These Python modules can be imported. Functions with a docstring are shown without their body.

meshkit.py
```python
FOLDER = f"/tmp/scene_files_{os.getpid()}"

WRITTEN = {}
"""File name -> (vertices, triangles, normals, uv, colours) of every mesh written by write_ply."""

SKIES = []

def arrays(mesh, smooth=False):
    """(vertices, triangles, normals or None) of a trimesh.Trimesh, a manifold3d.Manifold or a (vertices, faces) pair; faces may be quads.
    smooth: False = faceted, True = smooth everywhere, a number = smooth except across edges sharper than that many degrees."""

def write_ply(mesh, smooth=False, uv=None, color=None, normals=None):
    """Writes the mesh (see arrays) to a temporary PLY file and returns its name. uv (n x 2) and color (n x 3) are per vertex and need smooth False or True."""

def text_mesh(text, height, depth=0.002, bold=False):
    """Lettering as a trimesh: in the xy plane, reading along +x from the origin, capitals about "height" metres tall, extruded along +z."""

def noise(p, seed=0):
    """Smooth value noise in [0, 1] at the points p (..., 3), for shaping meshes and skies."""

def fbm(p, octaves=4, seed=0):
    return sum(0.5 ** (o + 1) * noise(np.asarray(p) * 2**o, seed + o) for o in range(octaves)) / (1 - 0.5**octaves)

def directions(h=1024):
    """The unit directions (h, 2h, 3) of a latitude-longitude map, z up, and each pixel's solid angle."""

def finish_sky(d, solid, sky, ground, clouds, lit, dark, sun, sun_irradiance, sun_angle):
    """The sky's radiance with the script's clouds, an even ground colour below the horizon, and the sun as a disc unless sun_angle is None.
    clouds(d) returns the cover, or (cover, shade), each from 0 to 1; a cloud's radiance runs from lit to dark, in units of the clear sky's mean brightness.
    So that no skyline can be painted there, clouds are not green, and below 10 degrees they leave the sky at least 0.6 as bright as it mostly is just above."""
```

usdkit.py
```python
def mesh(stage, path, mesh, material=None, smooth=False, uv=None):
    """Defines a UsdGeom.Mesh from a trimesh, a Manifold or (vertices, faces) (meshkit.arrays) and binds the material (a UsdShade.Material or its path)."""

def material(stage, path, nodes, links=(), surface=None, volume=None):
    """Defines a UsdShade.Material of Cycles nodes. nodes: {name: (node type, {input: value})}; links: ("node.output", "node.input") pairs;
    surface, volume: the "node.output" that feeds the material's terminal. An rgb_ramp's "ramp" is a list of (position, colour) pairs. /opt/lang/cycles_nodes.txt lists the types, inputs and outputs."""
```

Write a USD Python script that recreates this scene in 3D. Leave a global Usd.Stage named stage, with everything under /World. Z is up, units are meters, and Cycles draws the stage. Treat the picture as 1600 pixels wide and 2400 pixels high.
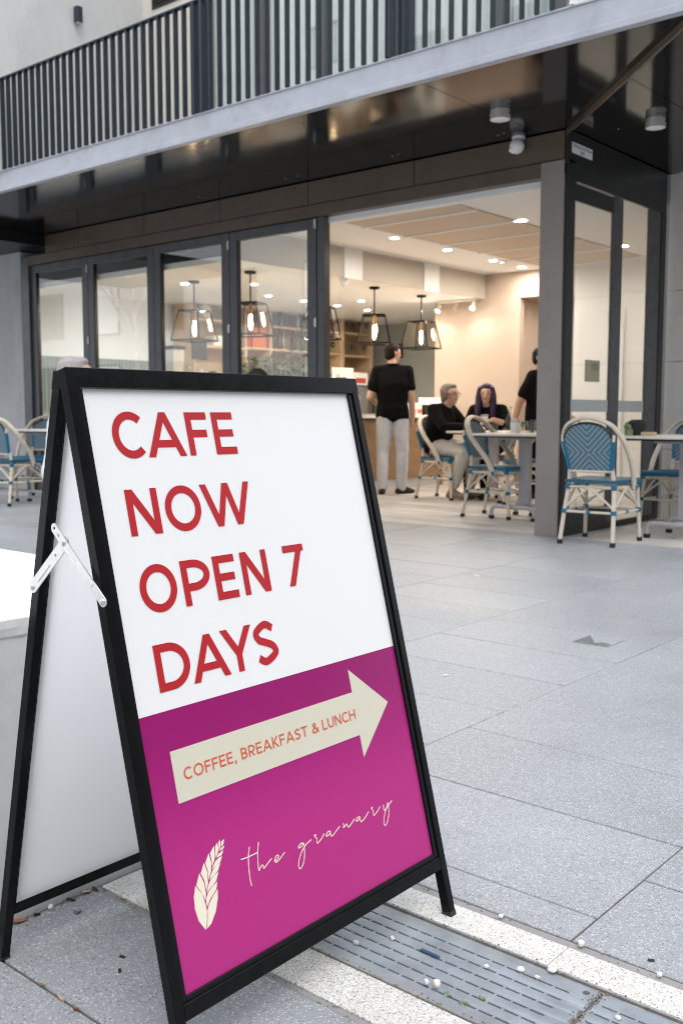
import math, random
import numpy as np, trimesh, manifold3d, usdkit, meshkit
import shapely
from shapely import affinity
from shapely.geometry import LineString, Polygon, Point, MultiPoint, box as sbox
from shapely.ops import unary_union
from pxr import Usd, UsdGeom, UsdLux, UsdShade, Gf, Sdf, Vt

rng = random.Random(7)
PI = math.pi
stage = Usd.Stage.CreateInMemory()
UsdGeom.SetStageUpAxis(stage, 'Z'); UsdGeom.SetStageMetersPerUnit(stage, 1.0)
UsdGeom.Xform.Define(stage, '/World'); UsdGeom.Scope.Define(stage, '/World/Looks')

# ------------------------------------------------------------------ camera, sky, sun, exposure
EXPOSURE = 0.93
SKY_STRENGTH = 0.15
SUN_INTENSITY, SUN_ANGLE = 0.16, 24.0
SUN_DIR = np.array([0.42, -0.30, 0.86]); SUN_DIR /= np.linalg.norm(SUN_DIR)
cam = UsdGeom.Camera.Define(stage, '/World/camera')
cam.CreateHorizontalApertureAttr(24.0); cam.CreateVerticalApertureAttr(36.0)
cam.CreateFocalLengthAttr(35.226); cam.CreateFStopAttr(10.0); cam.CreateFocusDistanceAttr(1.55)
cam.CreateExposureAttr(EXPOSURE); cam.CreateClippingRangeAttr(Gf.Vec2f(0.05, 1000))
YAW, PITCH = -0.7068, 0.0978
fw = np.array([math.sin(YAW)*math.cos(PITCH), math.cos(YAW)*math.cos(PITCH), -math.sin(PITCH)])
rt = np.array([math.cos(YAW), -math.sin(YAW), 0.0]); upv = np.cross(rt, fw)
EYE = np.array([3.8946, -6.8622, 0.94])
m4 = np.eye(4); m4[0, :3], m4[1, :3], m4[2, :3], m4[3, :3] = rt, upv, -fw, EYE
cam.AddTransformOp().Set(Gf.Matrix4d(m4.tolist()))
sun_el, sun_rot = math.asin(SUN_DIR[2]), math.atan2(SUN_DIR[0], SUN_DIR[1])
sky = UsdLux.DomeLight.Define(stage, '/World/sky'); sky.CreateIntensityAttr(1.0)
skym = usdkit.material(stage, '/World/Looks/sky', {
    'tc': ('texture_coordinate', {}),
    'mp': ('mapping', {'scale': (1.0, 1.0, 2.6)}),
    'no': ('noise_texture', {'scale': 2.2, 'detail': 6.0, 'roughness': 0.55}),
    'rp': ('rgb_ramp', {'ramp': [(0.0, (0.62,)*3), (0.45, (0.78,)*3), (0.7, (0.95,)*3), (1.0, (1.0,)*3)]}),
    'sk': ('sky_texture', {'sky_type': 'single_scattering', 'sun_disc': False, 'sun_elevation': sun_el, 'sun_rotation': sun_rot}),
    'mx': ('mix_color', {'blend_type': 'mix', 'b': (7.6, 7.9, 8.4), 'use_clamp': False}),
    'bg': ('background_shader', {'strength': SKY_STRENGTH})},
    [('tc.generated', 'mp.vector'), ('mp.vector', 'no.vector'), ('no.fac', 'rp.fac'), ('rp.color', 'mx.fac'), ('sk.color', 'mx.a'), ('mx.result', 'bg.color')], surface='bg.background')
UsdShade.MaterialBindingAPI.Apply(sky.GetPrim()).Bind(skym)
sky.GetPrim().SetCustomDataByKey('kind', 'structure')
sun = UsdLux.DistantLight.Define(stage, '/World/sun')
sun.CreateIntensityAttr(SUN_INTENSITY); sun.CreateAngleAttr(SUN_ANGLE); sun.CreateColorAttr(Gf.Vec3f(1.0, 0.95, 0.88))
sun.CreateNormalizeAttr(True) if hasattr(sun, 'CreateNormalizeAttr') else None
sz = SUN_DIR; sx = np.cross([0, 0, 1], sz); sx /= np.linalg.norm(sx); sy = np.cross(sz, sx)
ms = np.eye(4); ms[0, :3], ms[1, :3], ms[2, :3] = sx, sy, sz
sun.AddTransformOp().Set(Gf.Matrix4d(ms.tolist()))

# ------------------------------------------------------------------ helpers
used = {}
def numbered(path):
    n = used.get(path, 0); used[path] = n + 1
    return path if n == 0 else '%s_%03d' % (path, n)
def keys(p, label=None, cat=None, group=None, kind=None):
    for k, v in (('label', label), ('category', cat), ('group', group), ('kind', kind)):
        if v: p.SetCustomDataByKey(k, v)
    return p
def thing(name, label, cat, loc=(0, 0, 0), rz=0.0, group=None):
    x = UsdGeom.Xform.Define(stage, numbered('/World/' + name))
    x.AddTranslateOp().Set(Gf.Vec3d(*map(float, loc))); x.AddRotateZOp().Set(math.degrees(rz))
    return keys(x.GetPrim(), label, cat, group)
def cat_(ms_):
    ms_ = [m for m in ms_ if m is not None]
    return ms_[0] if len(ms_) == 1 else trimesh.util.concatenate(ms_)
def obj(name, mesh, mat, parent=None, smooth=False, label=None, kind=None, cat=None, group=None, loc=None, rz=None):
    if isinstance(mesh, (list,)): mesh = cat_(mesh)
    base = str(parent.GetPath()) if parent is not None else '/World'
    p = usdkit.mesh(stage, numbered(base + '/' + name), mesh, mat, smooth)
    if loc is not None: UsdGeom.Xformable(p).AddTranslateOp().Set(Gf.Vec3d(*map(float, loc)))
    if rz is not None: UsdGeom.Xformable(p).AddRotateZOp().Set(math.degrees(rz))
    return keys(p.GetPrim(), label, cat, group, kind)
def dup(root, label, loc, rz=0.0, name=None, group=None):
    was = root.GetCustomData()
    r = thing(name or root.GetName(), label, was['category'], loc, rz, group or was.get('group'))
    r.GetReferences().AddInternalReference(root.GetPath()); r.SetInstanceable(True)
    return r
def bx(x0, x1, y0, y1, z0, z1, b=0.0):
    if b <= 0:
        m = trimesh.creation.box((x1-x0, y1-y0, z1-z0)); m.apply_translation(((x0+x1)/2, (y0+y1)/2, (z0+z1)/2)); return m
    P = []
    for sx_, X in ((1, x0), (-1, x1)):
        for sy_, Y in ((1, y0), (-1, y1)):
            for sz_, Z in ((1, z0), (-1, z1)):
                P += [(X+sx_*b, Y+sy_*b, Z), (X+sx_*b, Y, Z+sz_*b), (X, Y+sy_*b, Z+sz_*b)]
    return trimesh.convex.convex_hull(np.array(P))
def tube(pts, r, n=8, closed=False, caps=True):
    P = np.array(pts, float); k = len(P)
    R = np.full(k, r) if np.ndim(r) == 0 else np.array(r, float)
    T = np.zeros_like(P)
    for i in range(k):
        a = P[(i-1) % k] if (closed or i > 0) else P[i]; b = P[(i+1) % k] if (closed or i < k-1) else P[i]
        t = b - a; T[i] = t / max(np.linalg.norm(t), 1e-9)
    u = np.cross(T[0], [0, 0, 1.0])
    if np.linalg.norm(u) < 1e-3: u = np.cross(T[0], [1.0, 0, 0])
    u /= np.linalg.norm(u); V = []
    ang = np.arange(n) * 2*PI/n
    for i in range(k):
        u = u - T[i]*(u @ T[i]); u /= np.linalg.norm(u); v = np.cross(T[i], u)
        V.append(P[i] + R[i]*(np.cos(ang)[:, None]*u + np.sin(ang)[:, None]*v))
    V = np.vstack(V); F = []
    for i in range(k if closed else k-1):
        a, b = i*n, ((i+1) % k)*n
        for j in range(n):
            j2 = (j+1) % n
            F += [(a+j, a+j2, b+j2), (a+j, b+j2, b+j)]
    if caps and not closed:
        V = np.vstack([V, P[0], P[-1]]); c0, c1 = len(V)-2, len(V)-1
        for j in range(n):
            j2 = (j+1) % n
            F += [(c0, j2, j), (c1, (k-1)*n+j, (k-1)*n+j2)]
    return trimesh.Trimesh(V, np.array(F), process=False)
def lathe(prof, n=16, at=(0, 0, 0)):
    m = trimesh.creation.revolve(np.array(prof, float), sections=n); m.apply_translation(at)
    m.fix_normals() if m.is_watertight else None
    return m
def sph(c, r, s=2, scale=None):
    m = trimesh.creation.icosphere(subdivisions=s, radius=r)
    if scale is not None: m.apply_scale(scale)
    m.apply_translation(c); return m
def ext(poly, d, z=0.0):
    gs = [g for g in getattr(poly, 'geoms', [poly]) if g.area > 1e-9]
    ms_ = [trimesh.creation.extrude_polygon(g, d, engine='earcut') for g in gs]
    m = cat_(ms_); m.apply_translation((0, 0, z)); return m
def mapped(m, o, A, B, C):
    """mesh coordinates (a, b, c) to o + a A + b B + c C"""
    v = np.asarray(m.vertices); w = np.asarray(o) + v[:, :1]*np.asarray(A) + v[:, 1:2]*np.asarray(B) + v[:, 2:3]*np.asarray(C)
    f = np.asarray(m.faces)
    if np.linalg.det(np.array([A, B, C])) < 0: f = f[:, ::-1]
    return trimesh.Trimesh(w, f, process=False)
def spline(pts, per=8, closed=False):
    P = np.array(pts, float); n = len(P); out = []
    rngi = range(n if closed else n-1)
    for i in rngi:
        p0 = P[(i-1) % n] if closed or i > 0 else 2*P[0]-P[1]
        p1, p2 = P[i], P[(i+1) % n]
        p3 = P[(i+2) % n] if closed or i+2 < n else 2*P[-1]-P[-2]
        for t in np.linspace(0, 1, per, endpoint=False):
            out.append(0.5*((2*p1)+(-p0+p2)*t+(2*p0-5*p1+4*p2-p3)*t*t+(-p0+3*p1-3*p2+p3)*t**3))
    if not closed: out.append(P[-1])
    return np.array(out)

# ------------------------------------------------------------------ materials
LK = '/World/Looks/'
def plain(name, col, rough=0.5, metal=0.0, spec=0.5, var=0.0, scale=8.0, bump=0.0, bscale=60.0, coat=0.0, sheen=0.0):
    n = {'p': ('principled_bsdf', {'roughness': rough, 'metallic': metal, 'specular_ior_level': spec, 'base_color': col, 'coat_weight': coat, 'sheen_weight': sheen})}
    l = []
    if var or bump: n['tc'] = ('texture_coordinate', {})
    if var:
        n['no'] = ('noise_texture', {'scale': scale, 'detail': 5.0, 'roughness': 0.6})
        n['rp'] = ('rgb_ramp', {'ramp': [(0.25, tuple(c*(1-var) for c in col)), (0.75, tuple(min(1, c*(1+var)) for c in col))]})
        n['mr'] = ('map_range', {'from_min': 0.3, 'from_max': 0.7, 'to_min': max(0.02, rough*0.8), 'to_max': min(1, rough*1.25)})
        l += [('tc.object', 'no.vector'), ('no.fac', 'rp.fac'), ('rp.color', 'p.base_color'), ('no.fac', 'mr.value'), ('mr.result', 'p.roughness')]
    if bump:
        n['nb'] = ('noise_texture', {'scale': bscale, 'detail': 4.0}); n['bm'] = ('bump', {'strength': bump, 'distance': 0.01})
        l += [('tc.object', 'nb.vector'), ('nb.fac', 'bm.height'), ('bm.normal', 'p.normal')]
    return usdkit.material(stage, LK + name, n, l, surface='p.BSDF')
def emit(name, col, s):
    return usdkit.material(stage, LK + name, {'e': ('emission', {'color': col, 'strength': s})}, [], surface='e.emission')
def glass(name, tint=(0.97, 0.985, 0.98), refl=0.045):
    return usdkit.material(stage, LK + name, {
        'f': ('layer_weight', {'blend': 0.5}), 'pw': ('math', {'math_type': 'power', 'value2': 5.0}), 'm2': ('math', {'math_type': 'multiply_add', 'value2': 0.91, 'value3': refl, 'use_clamp': True}),
        't': ('transparent_bsdf', {'color': tint}), 'g': ('glossy_bsdf', {'color': (1, 1, 1), 'roughness': 0.0}), 'm': ('mix_closure', {})},
        [('f.facing', 'pw.value1'), ('pw.value', 'm2.value1'), ('m2.value', 'm.fac'), ('t.BSDF', 'm.closure1'), ('g.BSDF', 'm.closure2')], surface='m.closure')
def speckled(name, base, light, dark, scale, pl, pd, rough, mottle=0.06, spec=0.5, bump=0.12):
    """exposed aggregate: voronoi chips, light and dark ones picked at random per cell"""
    n = {'g': ('geometry', {}), 'oi': ('object_info', {}),
         'v': ('voronoi_texture', {'scale': scale, 'randomness': 1.0}), 'sc': ('separate_color', {}),
         'v2': ('voronoi_texture', {'scale': scale*0.55, 'randomness': 1.0}), 'sc2': ('separate_color', {}),
         'gl': ('math', {'math_type': 'greater_than', 'value2': 1-pl}), 'gd': ('math', {'math_type': 'greater_than', 'value2': 1-pd}),
         'sz': ('math', {'math_type': 'less_than', 'value2': 0.42}), 'gd2': ('math', {'math_type': 'multiply'}),
         'no': ('noise_texture', {'scale': 1.7, 'detail': 5.0, 'roughness': 0.6}),
         'rp': ('rgb_ramp', {'ramp': [(0.3, tuple(c*(1-mottle) for c in base)), (0.7, tuple(c*(1+mottle) for c in base))]}),
         'hv': ('hsv', {}), 'vr': ('map_range', {'to_min': 0.93, 'to_max': 1.05}),
         'st': ('noise_texture', {'scale': 5.5, 'detail': 7.0, 'roughness': 0.7, 'distortion': 0.5}), 'sr': ('map_range', {'from_min': 0.60, 'from_max': 0.74, 'to_min': 0.0, 'to_max': 0.42, 'clamp': True}), 'ms': ('mix_color', {'blend_type': 'multiply', 'b': (0.62, 0.60, 0.57)}),
         'm1': ('mix_color', {'b': light}), 'm2': ('mix_color', {'b': dark}),
         'fn': ('noise_texture', {'scale': scale*1.4, 'detail': 3.0}), 'bm': ('bump', {'strength': bump, 'distance': 0.003}),
         'rn': ('map_range', {'from_min': 0.3, 'from_max': 0.7, 'to_min': rough*0.8, 'to_max': rough*1.3}),
         'p': ('principled_bsdf', {'roughness': rough, 'specular_ior_level': spec})}
    l = [('g.position', 'v.vector'), ('g.position', 'v2.vector'), ('g.position', 'no.vector'), ('g.position', 'fn.vector'),
         ('v.color', 'sc.color'), ('v2.color', 'sc2.color'), ('sc.r', 'gl.value1'), ('sc2.g', 'gd.value1'), ('v2.distance', 'sz.value1'), ('gd.value', 'gd2.value1'), ('sz.value', 'gd2.value2'),
         ('no.fac', 'rp.fac'), ('rp.color', 'hv.color'), ('oi.random', 'vr.value'), ('vr.result', 'hv.value'),
         ('hv.color', 'm1.a'), ('gl.value', 'm1.fac'), ('m1.result', 'm2.a'), ('gd2.value', 'm2.fac'), ('m2.result', 'ms.a'), ('g.position', 'st.vector'), ('st.fac', 'sr.value'), ('sr.result', 'ms.fac'), ('ms.result', 'p.base_color'),
         ('no.fac', 'rn.value'), ('rn.result', 'p.roughness'), ('fn.fac', 'bm.height'), ('bm.normal', 'p.normal')]
    return usdkit.material(stage, LK + name, n, l, surface='p.BSDF')
def concrete(name, a, b, rough=0.8, scale=1.6, streak=True):
    n = {'g': ('geometry', {}), 'mp': ('mapping', {'scale': (1.0, 1.0, 0.35 if streak else 1.0)}),
         'n1': ('noise_texture', {'scale': scale, 'detail': 8.0, 'roughness': 0.65, 'distortion': 0.4}),
         'n2': ('noise_texture', {'scale': 24.0, 'detail': 6.0, 'roughness': 0.7}),
         'mx': ('mix_float', {'fac': 0.3}), 'rp': ('rgb_ramp', {'ramp': [(0.3, a), (0.52, tuple((x+y)/2 for x, y in zip(a, b))), (0.7, b)]}),
         'v': ('voronoi_texture', {'scale': 26.0}), 'sp': ('map_range', {'from_min': 0.02, 'from_max': 0.07, 'to_min': 0.55, 'to_max': 1.0, 'clamp': True}),
         'ml': ('mix_color', {'blend_type': 'multiply', 'fac': 0.7}), 'bm': ('bump', {'strength': 0.25, 'distance': 0.006}), 'p': ('principled_bsdf', {'roughness': rough, 'specular_ior_level': 0.35})}
    l = [('g.position', 'mp.vector'), ('mp.vector', 'n1.vector'), ('g.position', 'n2.vector'), ('g.position', 'v.vector'), ('n1.fac', 'mx.a'), ('n2.fac', 'mx.b'), ('mx.result', 'rp.fac'),
         ('v.distance', 'sp.value'), ('rp.color', 'ml.a'), ('sp.result', 'ml.b'), ('ml.result', 'p.base_color'), ('n2.fac', 'bm.height'), ('bm.normal', 'p.normal')]
    return usdkit.material(stage, LK + name, n, l, surface='p.BSDF')
def wood(name, a, b, axis=0, rough=0.45, sc=3.0):
    s = [22.0, 22.0, 22.0]; s[axis] = 1.6
    n = {'tc': ('geometry', {}), 'oi': ('object_info', {}), 'cx': ('combine_xyz', {}), 'va': ('vector_math', {'math_type': 'add'}), 'mu': ('math', {'math_type': 'multiply', 'value2': 37.0}),
         'mp': ('mapping', {'scale': tuple(s)}), 'no': ('noise_texture', {'scale': sc/3.0, 'detail': 6.0, 'roughness': 0.6, 'distortion': 0.6}),
         'rp': ('rgb_ramp', {'ramp': [(0.28, a), (0.5, tuple((x+y)/2 for x, y in zip(a, b))), (0.68, b)]}), 'hv': ('hsv', {}), 'vr': ('map_range', {'to_min': 0.8, 'to_max': 1.15}),
         'p': ('principled_bsdf', {'roughness': rough})}
    l = [('oi.random', 'mu.value1'), ('mu.value', 'cx.x'), ('mu.value', 'cx.y'), ('tc.position', 'va.vector1'), ('cx.vector', 'va.vector2'), ('va.vector', 'mp.vector'), ('mp.vector', 'no.vector'),
         ('no.fac', 'rp.fac'), ('rp.color', 'hv.color'), ('oi.random', 'vr.value'), ('vr.result', 'hv.value'), ('hv.color', 'p.base_color')]
    return usdkit.material(stage, LK + name, n, l, surface='p.BSDF')
def weave(name, c1, c2, period, mode):
    """woven cane: chevrons (|x| - |z|) on a back rest, a zigzag on a seat; x, y, z are the mesh's own"""
    n = {'tc': ('texture_coordinate', {}), 's': ('separate_xyz', {}), 'ax': ('math', {'math_type': 'absolute'}), 'az': ('math', {'math_type': 'absolute'}), 'zc': ('math', {'math_type': 'subtract', 'value2': 0.665 if mode == 'back' else 0.0}),
         'd': ('math', {'math_type': 'subtract'}), 'k': ('math', {'math_type': 'divide', 'value2': period}), 'fr': ('math', {'math_type': 'fraction'}), 'ab': ('math', {'math_type': 'add', 'value2': 100.0}),
         'gt': ('math', {'math_type': 'greater_than', 'value2': 0.52}), 'mx': ('mix_color', {'a': c1, 'b': c2}),
         'w': ('wave_texture', {'scale': 70.0, 'wave_type': 'bands', 'bands_direction': 'diagonal'}), 'bm': ('bump', {'strength': 0.5, 'distance': 0.003}),
         'p': ('principled_bsdf', {'roughness': 0.42})}
    l = [('tc.object', 's.vector'), ('s.x', 'ax.value1'), (('s.z' if mode == 'back' else 's.y'), 'zc.value1'), ('zc.value', 'az.value1'), ('ax.value', 'd.value1'), ('az.value', 'd.value2'), ('d.value', 'k.value1'), ('k.value', 'ab.value1'), ('ab.value', 'fr.value1'),
         ('fr.value', 'gt.value1'), ('gt.value', 'mx.fac'), ('mx.result', 'p.base_color'), ('tc.object', 'w.vector'), ('w.fac', 'bm.height'), ('bm.normal', 'p.normal')]
    return usdkit.material(stage, LK + name, n, l, surface='p.BSDF')

M = {}
M['slab'] = speckled('paving_aggregate', (0.290, 0.303, 0.320), (0.51, 0.525, 0.54), (0.15, 0.16, 0.175), 400.0, 0.12, 0.15, 0.42, mottle=0.10)
M['granite'] = speckled('pale_granite', (0.565, 0.55, 0.515), (0.72, 0.705, 0.67), (0.27, 0.26, 0.25), 420.0, 0.35, 0.24, 0.6)
M['joint'] = plain('joint_sand', (0.10, 0.098, 0.095), 0.95, var=0.3, scale=30)
M['mortar'] = plain('mortar', (0.27, 0.26, 0.255), 0.85, var=0.15, scale=14, bump=0.3)
M['ground'] = plain('far_paving', (0.27, 0.275, 0.285), 0.7, var=0.12, scale=1.2)
M['grate'] = plain('galvanised_grate', (0.315, 0.352, 0.385), 0.42, metal=0.4, var=0.24, scale=14, bump=0.12, bscale=180)
M['channel_dark'] = plain('drain_dark', (0.01, 0.01, 0.011), 0.9)
M['edge_steel'] = plain('edge_steel', (0.36, 0.35, 0.34), 0.45, metal=0.5, var=0.2, scale=30)
M['conc_wall'] = concrete('wall_concrete', (0.37, 0.38, 0.395), (0.60, 0.60, 0.595))
M['conc_pale'] = concrete('pale_board_concrete', (0.62, 0.61, 0.585), (0.80, 0.79, 0.765))
M['conc_up'] = concrete('upper_concrete', (0.47, 0.47, 0.46), (0.68, 0.67, 0.65))
M['conc_block'] = concrete('block_concrete', (0.42, 0.42, 0.415), (0.60, 0.595, 0.585), scale=3.0)
M['block_cap'] = plain('pale_cap', (0.80, 0.79, 0.77), 0.75, var=0.05, scale=5, bump=0.1)
M['terrace'] = plain('terrace_floor', (0.50, 0.48, 0.45), 0.5, var=0.1, scale=3)
M['black'] = plain('black_powdercoat', (0.0045, 0.0045, 0.005), 0.16, spec=0.12, var=0.3, scale=40, bump=0.03, bscale=300)
M['lip'] = plain('black_trim', (0.005, 0.005, 0.0055), 0.2, spec=0.15)
M['zinc'] = plain('zinc_plate', (0.66, 0.67, 0.66), 0.30, metal=0.85, var=0.12, scale=30)
M['rubber'] = plain('black_rubber', (0.012, 0.012, 0.012), 0.6)
M['bronze'] = plain('dark_bronze_metal', (0.105, 0.076, 0.052), 0.36, var=0.08, scale=3, spec=0.6)
M['frame'] = plain('charcoal_frame', (0.070, 0.073, 0.078), 0.34, var=0.08, scale=5, spec=0.6)
M['post'] = plain('bronze_post', (0.30, 0.262, 0.24), 0.36, var=0.06, scale=4, spec=0.6, metal=0.15)
M['dark'] = plain('near_black_cladding', (0.010, 0.010, 0.010), 0.35)
M['soffit'] = plain('gloss_black_soffit', (0.006, 0.006, 0.006), 0.10, spec=0.5, bump=0.02, bscale=2.0)
M['fascia'] = plain('silver_fascia', (0.43, 0.44, 0.485), 0.40, metal=0.25, var=0.11, scale=6)
M['baluster'] = plain('slate_baluster', (0.020, 0.028, 0.036), 0.36, spec=0.4)
M['cream'] = plain('cream_plaster', (0.54, 0.435, 0.355), 0.75, var=0.03, scale=2)
M['white_paint'] = plain('white_ceiling_paint', (0.84, 0.83, 0.81), 0.7)
M['beige_paint'] = plain('beige_ceiling_panel', (0.60, 0.49, 0.39), 0.7)
M['bulk'] = plain('bulkhead_paint', (0.52, 0.47, 0.40), 0.75)
M['grey_paint'] = plain('grey_green_paint', (0.42, 0.43, 0.39), 0.7)
M['greywall'] = plain('pale_grey_plaster', (0.78, 0.82, 0.86), 0.7)
M['wainscot'] = plain('sage_wainscot', (0.20, 0.25, 0.235), 0.55)
M['far_render'] = plain('far_render', (0.50, 0.485, 0.46), 0.85, var=0.1, scale=2)
M['up_beige'] = plain('upper_beige_render', (0.66, 0.61, 0.53), 0.8, var=0.04, scale=3)
M['curtain'] = plain('pale_curtain', (0.78, 0.80, 0.77), 0.8, var=0.05, scale=6)
M['glass'] = glass('window_glass', refl=0.115)
M['lamp_glass'] = glass('lamp_glass', (0.93, 0.9, 0.86))
M['tumbler'] = glass('drinking_glass', (0.9, 0.92, 0.9))
M['frost'] = usdkit.material(stage, LK + 'frosted_film', {'t': ('transparent_bsdf', {'color': (0.9, 0.92, 0.9)}), 'd': ('diffuse_bsdf', {'color': (0.5, 0.54, 0.52)}), 'm': ('mix_closure', {'fac': 0.75})}, [('t.BSDF', 'm.closure1'), ('d.BSDF', 'm.closure2')], surface='m.closure')
M['plank'] = wood('floor_plank', (0.36, 0.325, 0.30), (0.70, 0.68, 0.66), 0, 0.4)
M['slat'] = plain('oak_slat', (0.42, 0.27, 0.15), 0.5, var=0.15, scale=10)
M['oak'] = plain('oak_shelf', (0.62, 0.46, 0.30), 0.5, var=0.1, scale=6)
M['counter_dark'] = plain('dark_stained_board', (0.10, 0.06, 0.035), 0.6)
M['shelfback'] = plain('shelf_back', (0.50, 0.38, 0.26), 0.6)
M['silver'] = plain('brushed_aluminium', (0.66, 0.63, 0.60), 0.30, metal=0.6)
M['grey_leg'] = plain('grey_table_leg', (0.45, 0.44, 0.46), 0.45, metal=0.2)
M['table'] = plain('table_laminate', (0.74, 0.69, 0.62), 0.4)
M['cane'] = plain('cream_bamboo_tube', (0.66, 0.58, 0.47), 0.33, var=0.1, scale=16)
M['bind'] = plain('blue_binding', (0.001, 0.14, 0.25), 0.45, bump=0.3, bscale=160)
M['weave_back'] = weave('blue_weave_back', (0.001, 0.165, 0.285), (0.30, 0.265, 0.23), 0.041, 'back')
M['weave_seat'] = weave('blue_weave_seat', (0.002, 0.135, 0.24), (0.01, 0.055, 0.09), 0.024, 'seat')
M['paper'] = plain('white_paper', (0.84, 0.83, 0.81), 0.7)
M['red'] = plain('red_card', (0.55, 0.06, 0.04), 0.5)
M['orange'] = plain('orange_card', (0.70, 0.19, 0.06), 0.5)
M['olive'] = plain('olive_notice', (0.42, 0.36, 0.16), 0.6)
M['tan'] = plain('tan_paper', (0.52, 0.38, 0.24), 0.7)
M['leaf_dry'] = plain('dry_leaf', (0.30, 0.12, 0.06), 0.7, var=0.3, scale=60)
M['pebble'] = plain('white_pebble', (0.74, 0.71, 0.65), 0.6, var=0.1, scale=40)
M['moss'] = plain('moss', (0.20, 0.30, 0.06), 0.8)
M['green'] = plain('leaf_green', (0.17, 0.24, 0.11), 0.5, var=0.4, scale=9)
M['petal'] = plain('pale_petal', (0.66, 0.66, 0.56), 0.6)
M['bark'] = plain('pale_bark', (0.80, 0.78, 0.74), 0.8, var=0.15, scale=9)
M['skin'] = plain('skin', (0.55, 0.33, 0.24), 0.5)
M['skin2'] = plain('tanned_skin', (0.42, 0.23, 0.15), 0.5)
M['cloth_black'] = plain('black_cotton', (0.004, 0.004, 0.0045), 0.9, spec=0.15, bump=0.2, bscale=30)
M['cloth_grey'] = plain('pale_grey_denim', (0.62, 0.64, 0.70), 0.85, var=0.08, scale=12, bump=0.35, bscale=22)
M['cloth_stone'] = plain('stone_trousers', (0.55, 0.52, 0.47), 0.85, var=0.06, scale=12, bump=0.3, bscale=22)
M['cloth_white'] = plain('white_cotton', (0.72, 0.72, 0.74), 0.85, bump=0.2, bscale=25)
M['hair_dark'] = plain('dark_brown_hair', (0.010, 0.006, 0.004), 0.6, spec=0.2, bump=0.4, bscale=90)
M['hair_grey'] = plain('grey_hair', (0.20, 0.16, 0.13), 0.6, var=0.3, scale=30, bump=0.4, bscale=90)
M['hair_white'] = plain('silver_hair', (0.34, 0.30, 0.30), 0.7, var=0.2, scale=30, bump=0.4, bscale=90)
M['hair_purple'] = plain('purple_hair', (0.030, 0.008, 0.050), 0.45, var=0.4, scale=14, bump=0.4, bscale=90)
M['lip_pink'] = plain('lips', (0.36, 0.12, 0.10), 0.5)
M['bulb'] = emit('bulb_glow', (1.0, 0.72, 0.42), 75.0)
M['down'] = emit('downlight_glow', (1.0, 0.91, 0.80), 440.0)
M['down_bright'] = emit('bright_downlight_glow', (1.0, 0.94, 0.87), 1900.0)
M['lens_off'] = plain('opal_lens', (0.82, 0.83, 0.86), 0.3)
M['brass'] = plain('brass', (0.50, 0.30, 0.12), 0.35, metal=0.8)
M['s_white'] = None
M['s_white'] = usdkit.material(stage, LK + 'sign_white', {'tc': ('texture_coordinate', {}), 'no': ('noise_texture', {'scale': 9.0, 'detail': 7.0, 'roughness': 0.7}), 'rp': ('rgb_ramp', {'ramp': [(0.0, (.75, .745, .73)), (0.62, (.75, .745, .73)), (0.74, (.715, .715, .71)), (1.0, (.66, .66, .65))]}),
    'w': ('wave_texture', {'scale': 75.0, 'bands_direction': 'y'}), 'bm': ('bump', {'strength': 0.05, 'distance': 0.001}), 'p': ('principled_bsdf', {'roughness': 0.32})}, [('tc.object', 'no.vector'), ('tc.object', 'w.vector'), ('w.fac', 'bm.height'), ('bm.normal', 'p.normal'), ('no.fac', 'rp.fac'), ('rp.color', 'p.base_color')], surface='p.BSDF')
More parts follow.
